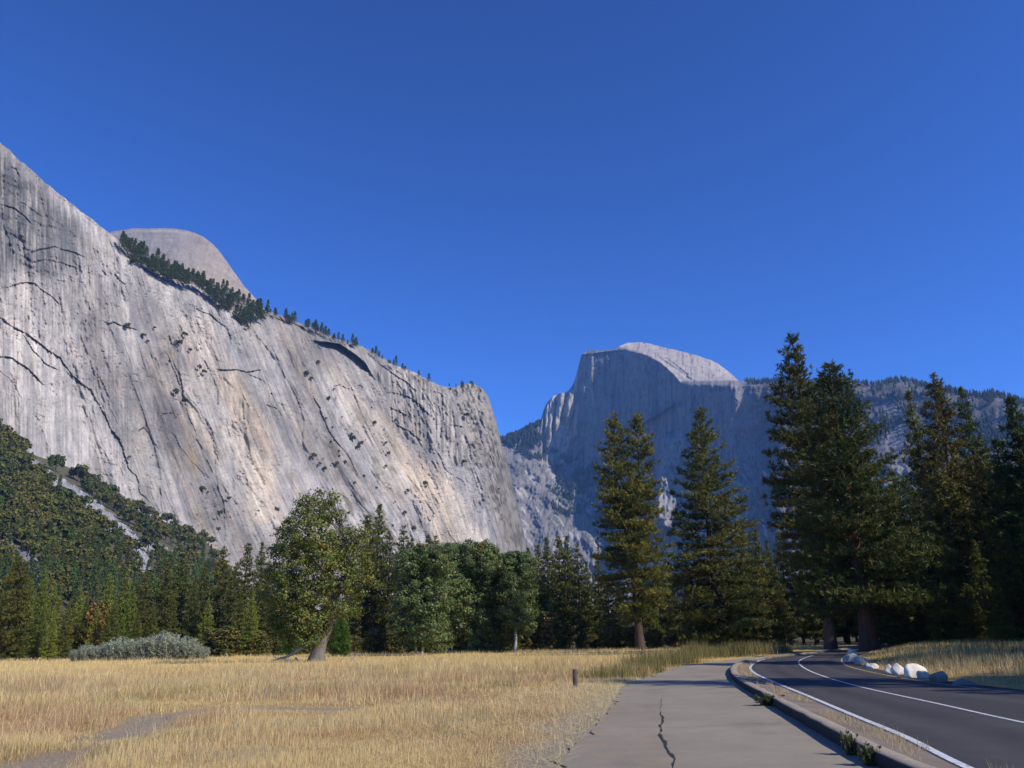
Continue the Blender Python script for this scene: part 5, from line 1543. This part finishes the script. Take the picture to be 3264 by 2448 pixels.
# --- the far woods under the peak and along the far ridge: one mass each
def far_woods():
    for ob in ('half_rounded_peak',):
        me = bpy.data.objects[ob].data
        n = len(me.vertices); co = np.empty(n * 3, np.float32); me.vertices.foreach_get('co', co); co = co.reshape(-1, 3).astype(float)
    d = co - np.array([0, 0, EYE])
    sx = IW / 2 + FPX * (d @ CR) / (d @ FWD); sy = IH / 2 - FPX * (d @ CU) / (d @ FWD)
    dens = np.zeros(n)
    bench = [[(1590, 1402), (1640, 1384), (1700, 1354), (1722, 1348), (1716, 1380), (1735, 1420), (1800, 1452), (1850, 1470), (1940, 1480), (1960, 1500), (1930, 1540), (1880, 1570), (1850, 1580), (1780, 1560), (1770, 1500), (1740, 1470), (1700, 1472), (1640, 1450), (1625, 1425)],
             [(1790, 1480), (1860, 1475), (1940, 1490), (1950, 1560), (1860, 1640), (1780, 1640), (1750, 1600), (1760, 1540)],
             [(1850, 1560), (1960, 1540), (1990, 1620), (1940, 1720), (1900, 1660)]]
    for b in bench: dens[in_poly(sx, sy, b)] = 0.4
    nz = fbm(sx / 24, sy / 18, 3, 150)
    dens *= smooth(0.44, 0.6, nz)
    ytl = np.interp(sx, *zip(*HD_TOP))
    ridge = (sx > 2375) & (sx < 3300) & (np.abs(sy - ytl) < 8)
    dens[ridge] = 0.3
    dens[(sx > 2480) & (sx < 3290) & (sy < 1420) & (sy > ytl)] += 0.16 * smooth(0.45, 0.6, fbm(sx / 30, sy / 20, 3, 151))[(sx > 2480) & (sx < 3290) & (sy < 1420) & (sy > ytl)]
    left = (sx > 1560) & (sx < 1722) & (np.abs(sy - ytl) < 12); dens[left] = 0.7
    pickm = rng.random(n) < dens
    P = co[pickm]
    if len(P) > 7000: P = P[rng.choice(len(P), 7000, False)]
    P = P + rng.normal(size=P.shape) * np.array([4, 4, 0])
    k = len(P)
    h = (15 + 13 * rng.random(k)); r = h * 0.2
    rd = np.hypot(P[:, 0], P[:, 1]); P[:, :2] *= (1 - 8 / rd)[:, None]
    th = np.arange(5) / 5 * 6.28
    ring = lambda z, q: P[:, None] + np.stack([np.cos(th)[None] * (r * q)[:, None], np.sin(th)[None] * (r * q)[:, None], np.broadcast_to((h * z)[:, None], (k, 5))], -1) * (0.8 + .4 * rng.random((k, 5, 1)) * np.array([1, 1, 0]) + np.array([0, 0, .2]))
    r0, r1 = ring(0.05, 1.0), ring(0.5, 0.75)
    tip = (P + np.stack([0 * h, 0 * h, h], -1))[:, None]
    v = np.concatenate([r0, r1, tip], 1)
    i = np.arange(k)[:, None] * 11
    q4 = np.concatenate([np.stack([i[:, 0] + a, i[:, 0] + (a + 1) % 5, i[:, 0] + 5 + (a + 1) % 5, i[:, 0] + 5 + a], -1) for a in range(5)])
    t3 = np.concatenate([np.stack([i[:, 0] + 5 + a, i[:, 0] + 5 + (a + 1) % 5, i[:, 0] + 10], -1) for a in range(5)])
    c = np.repeat(pick((0.028, 0.045, 0.02), (0.055, 0.065, 0.028), k)[:, None], 11, 1)
    me = make_mesh('far_forest', v.reshape(-1, 3), [q4, t3], c.reshape(-1, 3))
    tag(obj('far_forest', me, MAT['far_trees']), 'far conifer woods on the benches under the peak and along the ridge', 'forest', kind='stuff')


far_woods()

# ------------------------------------------------------------------ boulders, post, sign, weeds
def boulder(seed, sx, sy, sz, col):
    r = np.random.default_rng(seed)
    import bmesh
    bm = bmesh.new(); bmesh.ops.create_icosphere(bm, subdivisions=4, radius=1.0)
    v = np.array([q.co[:] for q in bm.verts]); f = np.array([[w.index for w in q.verts] for q in bm.faces]); bm.free()
    for _ in range(13):                                   # flat broken faces
        n = r.normal(size=3); n /= np.linalg.norm(n); dd = 0.58 + 0.3 * r.random()
        ex = v @ n - dd; v = v - np.where(ex > 0, ex, 0)[:, None] * n * 0.93
    v += 0.10 * (fbm(v[:, 0] * 2 + seed, v[:, 1] * 2 + v[:, 2] * 1.7, 4, 160) - .5)[:, None] * v * 2
    v *= np.array([sx, sy, sz]); v[:, 2] += sz * 0.62
    c = np.asarray(col) * (0.85 + .3 * fbm(v[:, 0] * 3, v[:, 2] * 3 + v[:, 1], 3, 161))[:, None]
    return make_mesh('boulder', v, f, c)


W0, W1, W2 = (0.70, 0.64, 0.53), (0.40, 0.37, 0.315), (0.2, 0.185, 0.165)  # one pale stone; the two darker tones have shade painted in
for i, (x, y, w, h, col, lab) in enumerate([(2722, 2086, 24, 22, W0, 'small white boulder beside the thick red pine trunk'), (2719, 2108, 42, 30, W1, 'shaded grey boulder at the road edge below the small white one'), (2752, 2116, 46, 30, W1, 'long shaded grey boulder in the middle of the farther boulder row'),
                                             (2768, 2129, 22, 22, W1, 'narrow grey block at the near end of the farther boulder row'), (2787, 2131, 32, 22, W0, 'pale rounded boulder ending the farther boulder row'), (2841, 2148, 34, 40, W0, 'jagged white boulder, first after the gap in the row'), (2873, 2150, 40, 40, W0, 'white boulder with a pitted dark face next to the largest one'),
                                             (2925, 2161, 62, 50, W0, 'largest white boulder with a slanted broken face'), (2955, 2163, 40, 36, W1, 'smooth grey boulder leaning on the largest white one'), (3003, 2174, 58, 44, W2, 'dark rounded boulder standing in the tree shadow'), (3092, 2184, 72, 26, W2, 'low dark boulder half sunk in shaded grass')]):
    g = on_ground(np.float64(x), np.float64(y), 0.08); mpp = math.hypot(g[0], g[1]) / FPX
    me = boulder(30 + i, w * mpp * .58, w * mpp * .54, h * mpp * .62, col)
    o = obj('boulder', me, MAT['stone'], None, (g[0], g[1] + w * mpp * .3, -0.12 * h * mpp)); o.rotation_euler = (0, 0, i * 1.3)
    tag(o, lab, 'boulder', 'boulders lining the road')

# wooden post in the meadow
a = Acc()
v, f = tube([[0, 0, -0.1], [0.004, 0, 0.25], [0.01, 0, 0.60], [0.01, 0, 0.612]], [0.085, 0.083, 0.08, 0.05], 10); a.add(v, f, (0.11, 0.085, 0.07))
tv = np.array([[0.01 + 0.05 * math.cos(t), 0.05 * math.sin(t), 0.612] for t in np.arange(10) / 10 * 6.283] + [[0.01, 0, 0.613]])
a.add(tv, [[i, (i + 1) % 10, 10] for i in range(10)], (0.17, 0.14, 0.12))
g = on_ground(np.float64(1834), np.float64(2192))
po = bpy.data.objects.new('wooden_post', None); COL.objects.link(po); po.location = (g[0], g[1], 0)
tag(po, 'short dark wooden post standing in the dry grass by the path', 'post')
obj('stake', a.mesh('stake'), MAT['bark'], po)
a = Acc()
q = np.array([[-.02, -.02, -.05], [.02, -.02, -.05], [.02, .02, -.05], [-.02, .02, -.05], [-.02, -.02, .05], [.02, -.02, .05], [.02, .02, .05], [-.02, .02, .05]])
a.add(q * np.array([1, 1, 1.1]) + np.array([0.10, -0.01, 0.52]), [[0, 1, 5, 4], [1, 2, 6, 5], [2, 3, 7, 6], [3, 0, 4, 7], [4, 5, 6, 7], [3, 2, 1, 0]], (0.2, 0.18, 0.17))
obj('bracket', a.mesh('bracket'), MAT['bark'], po)


def box(a, x0, x1, y0, y1, z0, z1, col):
    v = np.array([[x, y, z] for z in (z0, z1) for y in (y0, y1) for x in (x0, x1)])
    a.add(v, [[0, 1, 5, 4], [1, 3, 7, 5], [3, 2, 6, 7], [2, 0, 4, 6], [4, 5, 7, 6], [2, 3, 1, 0]], col)


g = on_ground(np.float64(2787), np.float64(2060)); mpp = math.hypot(*g) / FPX
se = bpy.data.objects.new('road_sign', None); COL.objects.link(se); se.location = (g[0], g[1], 0); se.rotation_euler = (0, 0, -0.3)
tag(se, 'small plain road sign on a thin post in the shade of the thick pine', 'sign')
a = Acc(); box(a, -.05, .05, -.05, .05, 0, 62 * mpp, (0.16, 0.13, 0.1)); obj('post', a.mesh('post'), MAT['bark'], se)
a = Acc(); box(a, -.22, .22, -.075, -.053, 52 * mpp, 68 * mpp, (0.2, 0.19, 0.17)); obj('sign_panel', a.mesh('sign_panel'), MAT['bark'], se)
g = on_ground(np.float64(2831), np.float64(2098))
a = Acc(); v, f = tube([[0, 0, -.05], [0, 0, .4], [0.01, 0, .85]], [.03, .028, .026], 6); a.add(v, f, (0.1, 0.08, 0.06))
tag(obj('marker_stake', a.mesh('marker_stake'), MAT['bark'], None, (g[0], g[1], 0.1)), 'thin dark stake in the roadside grass behind the boulders', 'stake')


# weeds growing against the kerb
def weed(n, h, c0, c1, spread):
    a = Acc()
    for i in range(n):
        az = rng.random() * 6.28; l = h * (.5 + .6 * rng.random())
        b = np.array([math.cos(az), math.sin(az), 0]) * spread * rng.random()
        P = np.array([b * .3, b * .7 + [0, 0, l * .55], b * 1.3 + [0, 0, l]])
        bark_tube(a, P, [.006, .004, .002], (0.09, 0.1, 0.03), 3)
        u = rng.random(16); c = np.stack([np.interp(u, [0, .5, 1], P[:, q]) for q in range(3)], -1) + rng.normal(size=(16, 3)) * .015
        v, f, cc = leaves(c, .028, pick(c0, c1, 16)); a.add(v, f, cc)
    return a.mesh('weed')


wm = weed(26, .3, (0.08, 0.095, 0.03), (0.14, 0.14, 0.05), .16)
for x, y, s, sx, lab in [(2440, 2252, .8, 2.6, 'low spreading green weed growing along the kerb where it starts to curve'), (2757, 2412, .95, .75, 'upright green weed against the kerb near the picture bottom'), (2836, 2446, .8, 1.1, 'leafy green weed at the kerb in the bottom corner of the path')]:
    g = on_ground(np.float64(x), np.float64(y))
    o = obj('weed', wm, MAT['leaf'], None, (KERB(g[1]) - .06, g[1], 0.02)); o.scale = (sx * s, sx * s, s)
    tag(o, lab, 'weed', 'weeds along the kerb')

# ------------------------------------------------------------------ grass
def blades(x, y, z, h, w, cols, bend=0.35, seg3=False):
    n = len(x)
    az = rng.random(n) * 6.28
    fx, fy = np.cos(az), np.sin(az)
    lean = rng.normal(size=n) * 0.12 + bend * rng.random(n)
    dx, dy = lean * h * np.cos(az + 1.3), lean * h * np.sin(az + 1.3)
    # flat side roughly to the viewer
    th = np.arctan2(y, x) + math.pi / 2 + rng.normal(size=n) * .7
    px, py = np.cos(th) * w / 2, np.sin(th) * w / 2
    b0 = np.stack([x - px, y - py, z], -1); b1 = np.stack([x + px, y + py, z], -1)
    if not seg3:
        t = np.stack([x + dx, y + dy, z + h * np.sqrt(np.clip(1 - lean ** 2, .2, 1))], -1)
        v = np.stack([b0, b1, t], 1).reshape(-1, 3)
        return v, [np.arange(n * 3).reshape(-1, 3)], np.repeat(cols, 3, 0)
    m0 = np.stack([x - px * .8 + dx * .3, y - py * .8 + dy * .3, z + h * .55], -1); m1 = np.stack([x + px * .8 + dx * .3, y + py * .8 + dy * .3, z + h * .55], -1)
    t = np.stack([x + dx, y + dy, z + h * (1 - .3 * lean ** 2)], -1)
    v = np.stack([b0, b1, m1, m0, t], 1).reshape(-1, 3)
    i = np.arange(n)[:, None] * 5
    return v, [i + np.array([[0, 1, 2, 3]]), i + np.array([[3, 2, 4]])], np.repeat(cols, 5, 0)


def grass_height(x, y):
    """metres: short and trodden near the path and trail, knee-high farther out"""
    dl = PATH_L(np.clip(y, 2, 142)) - x
    h = 0.09 + 0.18 * smooth(0.8, 6, dl) * (0.45 + fbm(x * .25, y * .25, 3, 170))
    h *= 0.5 + 0.62 * smooth(9, 40, np.hypot(x, y))
    h *= 0.35 + 1.35 * smooth(.34, .68, fbm(x * .42, y * .42, 4, 171))
    return h * (1 - .8 * bare_amount(x, y))


STRAW = np.array([0.625, 0.465, 0.20]); STRAW2 = np.array([0.76, 0.61, 0.305]); RUST = np.array([0.47, 0.305, 0.165]); OLIVE = np.array([0.31, 0.27, 0.095]); GREY = np.array([0.48, 0.39, 0.235])


def grass_col(x, y):
    n = len(x)
    t = rng.random(n)[:, None]
    c = STRAW * (1 - t) + STRAW2 * t
    r = smooth(.44, .60, fbm(x * .16, y * .34, 4, 21)) * smooth(110, 45, y)
    k = rng.random(n) < (0.12 + .72 * r)
    c[k] = RUST * (.75 + .5 * rng.random((k.sum(), 1)))
    o = smooth(.52, .66, fbm(x * .35, y * .4, 3, 172)) * 0.45
    k = rng.random(n) < o
    c[k] = (OLIVE if rng.random() < 2 else OLIVE) * (.8 + .4 * rng.random((k.sum(), 1)))
    k = rng.random(n) < .10 + .4 * smooth(.5, .66, fbm(x * .3, y * .5, 3, 179))
    c[k] = GREY * (.8 + .4 * rng.random((k.sum(), 1)))
    far = smooth(38, 75, y)[:, None]
    c = c * (1 - .6 * far) + np.array([0.78, 0.60, 0.26]) * .6 * far      # pale ripe grass farther out
    return c * (0.82 + .36 * rng.random((n, 1)))


def meadow():
    V_, F3, F4, C_ = [], [], [], []
    off = 0
    def push(v, fs, c):
        nonlocal off
        V_.append(v); C_.append(c)
        for f in fs: (F3 if f.shape[1] == 3 else F4).append(f + off)
        off += len(v)
    # meadow: blades thin out with distance while growing broader, so the sward stays closed
    for n, y0, y1, pw, seg in ((180000, 10.6, 34, 1.1, True), (160000, 30, 80, 1.3, False), (75000, 72, 165, 1.2, False)):
        u = rng.random(n); y = (y0 ** (1 - pw) + u * (y1 ** (1 - pw) - y0 ** (1 - pw))) ** (1 / (1 - pw))
        xl = -0.70 * y - 2; xr = PATH_L(np.clip(y, 2, 142)) + .12
        x = xl + (xr - xl) * rng.random(n)
        keep = rng.random(n) > bare_amount(x, y) * .93
        clump = fbm(x * 1.7, y * 1.7, 3, 173)
        keep &= rng.random(n) < .25 + 1.2 * smooth(.3, .62, clump)
        x, y = x[keep], y[keep]
        h = grass_height(x, y) * (0.5 + .8 * rng.random(len(x)))
        w = np.clip(y * 0.00036, 0.0042, 0.07) * (.7 + .6 * rng.random(len(x)))
        push(*blades(x, y, lift_right(x, y) - .01, h, w, grass_col(x, y), .5, seg))
    # tall seed stalks
    n = 5200; y = rng.uniform(10.8, 60, n) ** 1.0; x = -0.68 * y + (PATH_L(y) - 0.8 + .68 * y) * rng.random(n)
    k = (bare_amount(x, y) < .3) & (fbm(x * .5, y * .5, 2, 174) > .45); x, y = x[k], y[k]
    push(*blades(x, y, lift_right(x, y), grass_height(x, y) * 1.2 + .30 * rng.random(len(x)), np.clip(y * .00042, .0045, .03), np.tile(STRAW2 * 1.05, (len(x), 1)) * (.8 + .3 * rng.random((len(x), 1))), .7, True))
    # flattened straw near the path
    n = 12000; y = rng.uniform(10.8, 36, n); x = PATH_L(y) - 3.4 * rng.random(n) ** 1.2
    push(*blades(x, y, lift_right(x, y) + .015, np.full(n, .12) + .14 * rng.random(n), np.clip(y * .0004, .005, .02), np.tile(STRAW2, (n, 1)) * (.75 + .4 * rng.random((n, 1))), 3.0, False))
    me = make_mesh('meadow_grass', np.concatenate(V_), [np.concatenate(F3), np.concatenate(F4)], np.concatenate(C_))
    tag(obj('meadow_grass', me, MAT['grass']), 'dry golden grass covering the meadow', 'grass', kind='stuff')
    # grass of the bank beyond the road
    V_, F3, F4, C_ = [], [], [], []; off = 0
    n = 90000; y = 20 + 105 * rng.random(n) ** 1.2; x = ROAD_R(y) + .55 + (0.70 * y + 6 - ROAD_R(y)) * rng.random(n)
    k = (x < .72 * y + 6) & (x > ROAD_R(y) + .5); x, y = x[k], y[k]
    k = rng.random(len(x)) < .3 + smooth(.3, .55, fbm(x * .4, y * .4, 3, 175)); x, y = x[k], y[k]
    dr = x - ROAD_R(y)
    h = (.18 + .38 * smooth(.5, 4, dr)) * (.5 + .7 * rng.random(len(x))) * (.6 + .8 * fbm(x * .15, y * .15, 2, 176))
    c = grass_col(x, y); gk = rng.random(len(x)) < .3 + .6 * smooth(.42, .62, fbm(x * .12, y * .2, 3, 177)) * smooth(3, 9, dr)
    c[gk] = np.array([0.16, 0.165, 0.06]) * (.7 + .6 * rng.random((gk.sum(), 1)))
    push(*blades(x, y, lift_right(x, y) - .02, h, np.clip(y * .0005, .008, .07) * (.7 + .6 * rng.random(len(x))), c, .45, False))
    # tufts in the verge and along the kerb
    n = 9000; y = 9 + 66 * rng.random(n) ** 1.5; x = KERB(y) + .36 + .55 * rng.random(n); kk = fbm(x * 2.2, y * 1.1, 3, 178) > .53; x, y = x[kk], y[kk]
    push(*blades(x, y, np.full(len(x), .12), .05 + .14 * rng.random(len(x)), np.clip(y * .00045, .005, .04), np.where(rng.random((len(x), 1)) < .6, STRAW2 * .8, RUST) * (.8 + .4 * rng.random((len(x), 1))), .8, False))
    # rank tussocks along the far side of the path
    for cx, cy, rad, hh, m, gcol in [(8.0, 52, 1.4, 1.0, 700, OLIVE), (10.5, 58, 1.6, .9, 700, OLIVE), (6.3, 43, 1.3, .8, 900, OLIVE), (5.0, 40, 1.2, .6, 800, STRAW), (14.5, 70, 1.6, 1.1, 600, OLIVE), (17.5, 73, 1.5, 1.2, 700, OLIVE), (20.5, 78, 1.5, 1.4, 700, OLIVE), (23, 82, 1.3, 1.3, 500, STRAW), (26.2, 86, .9, 1.2, 260, OLIVE), (4.1, 37.5, 1.2, .6, 700, OLIVE), (16.0, 78, 1.0, 1.5, 500, OLIVE)]:
        x = cx + rng.normal(size=m) * rad * .6; y = cy + rng.normal(size=m) * rad * .8
        ok = x < PATH_L(y) - .1; x, y = x[ok], y[ok]
        push(*blades(x, y, np.zeros(len(x)), hh * (.4 + .7 * rng.random(len(x))), np.full(len(x), cy * .0006), gcol * .8 * (.6 + .6 * rng.random((len(x), 1))), .35, False))
    me = make_mesh('roadside_grass', np.concatenate(V_), [np.concatenate(F3)] + ([np.concatenate(F4)] if F4 else []), np.concatenate(C_))
    tag(obj('roadside_grass', me, MAT['grass']), 'tall green-gold grass on the bank and tufts along the kerb', 'grass', kind='stuff')


meadow()

# ------------------------------------------------------------------ air
def haze():
    m = bpy.data.materials.new('valley_air'); m.use_nodes = True
    nt = m.node_tree; nt.nodes.clear()
    out = nt.nodes.new('ShaderNodeOutputMaterial'); pv = nt.nodes.new('ShaderNodeVolumePrincipled')
    pv.inputs['Color'].default_value = (0.22, 0.46, 1.0, 1); pv.inputs['Density'].default_value = 0.000052; pv.inputs['Anisotropy'].default_value = 0.0
    nt.links.new(pv.outputs[0], out.inputs['Volume'])
    a = Acc(); box(a, -12000, 12000, -4000, 13000, -8, 1900, (0.5, 0.5, 0.5))
    me = make_mesh('haze', np.concatenate(a.v), a.f)
    tag(obj('haze', me, m), 'thin blue valley haze before the far peak', 'haze', kind='stuff')


haze()
print('TRIS', sum(len(me.loops) - 2 * len(me.polygons) for me in bpy.data.meshes))
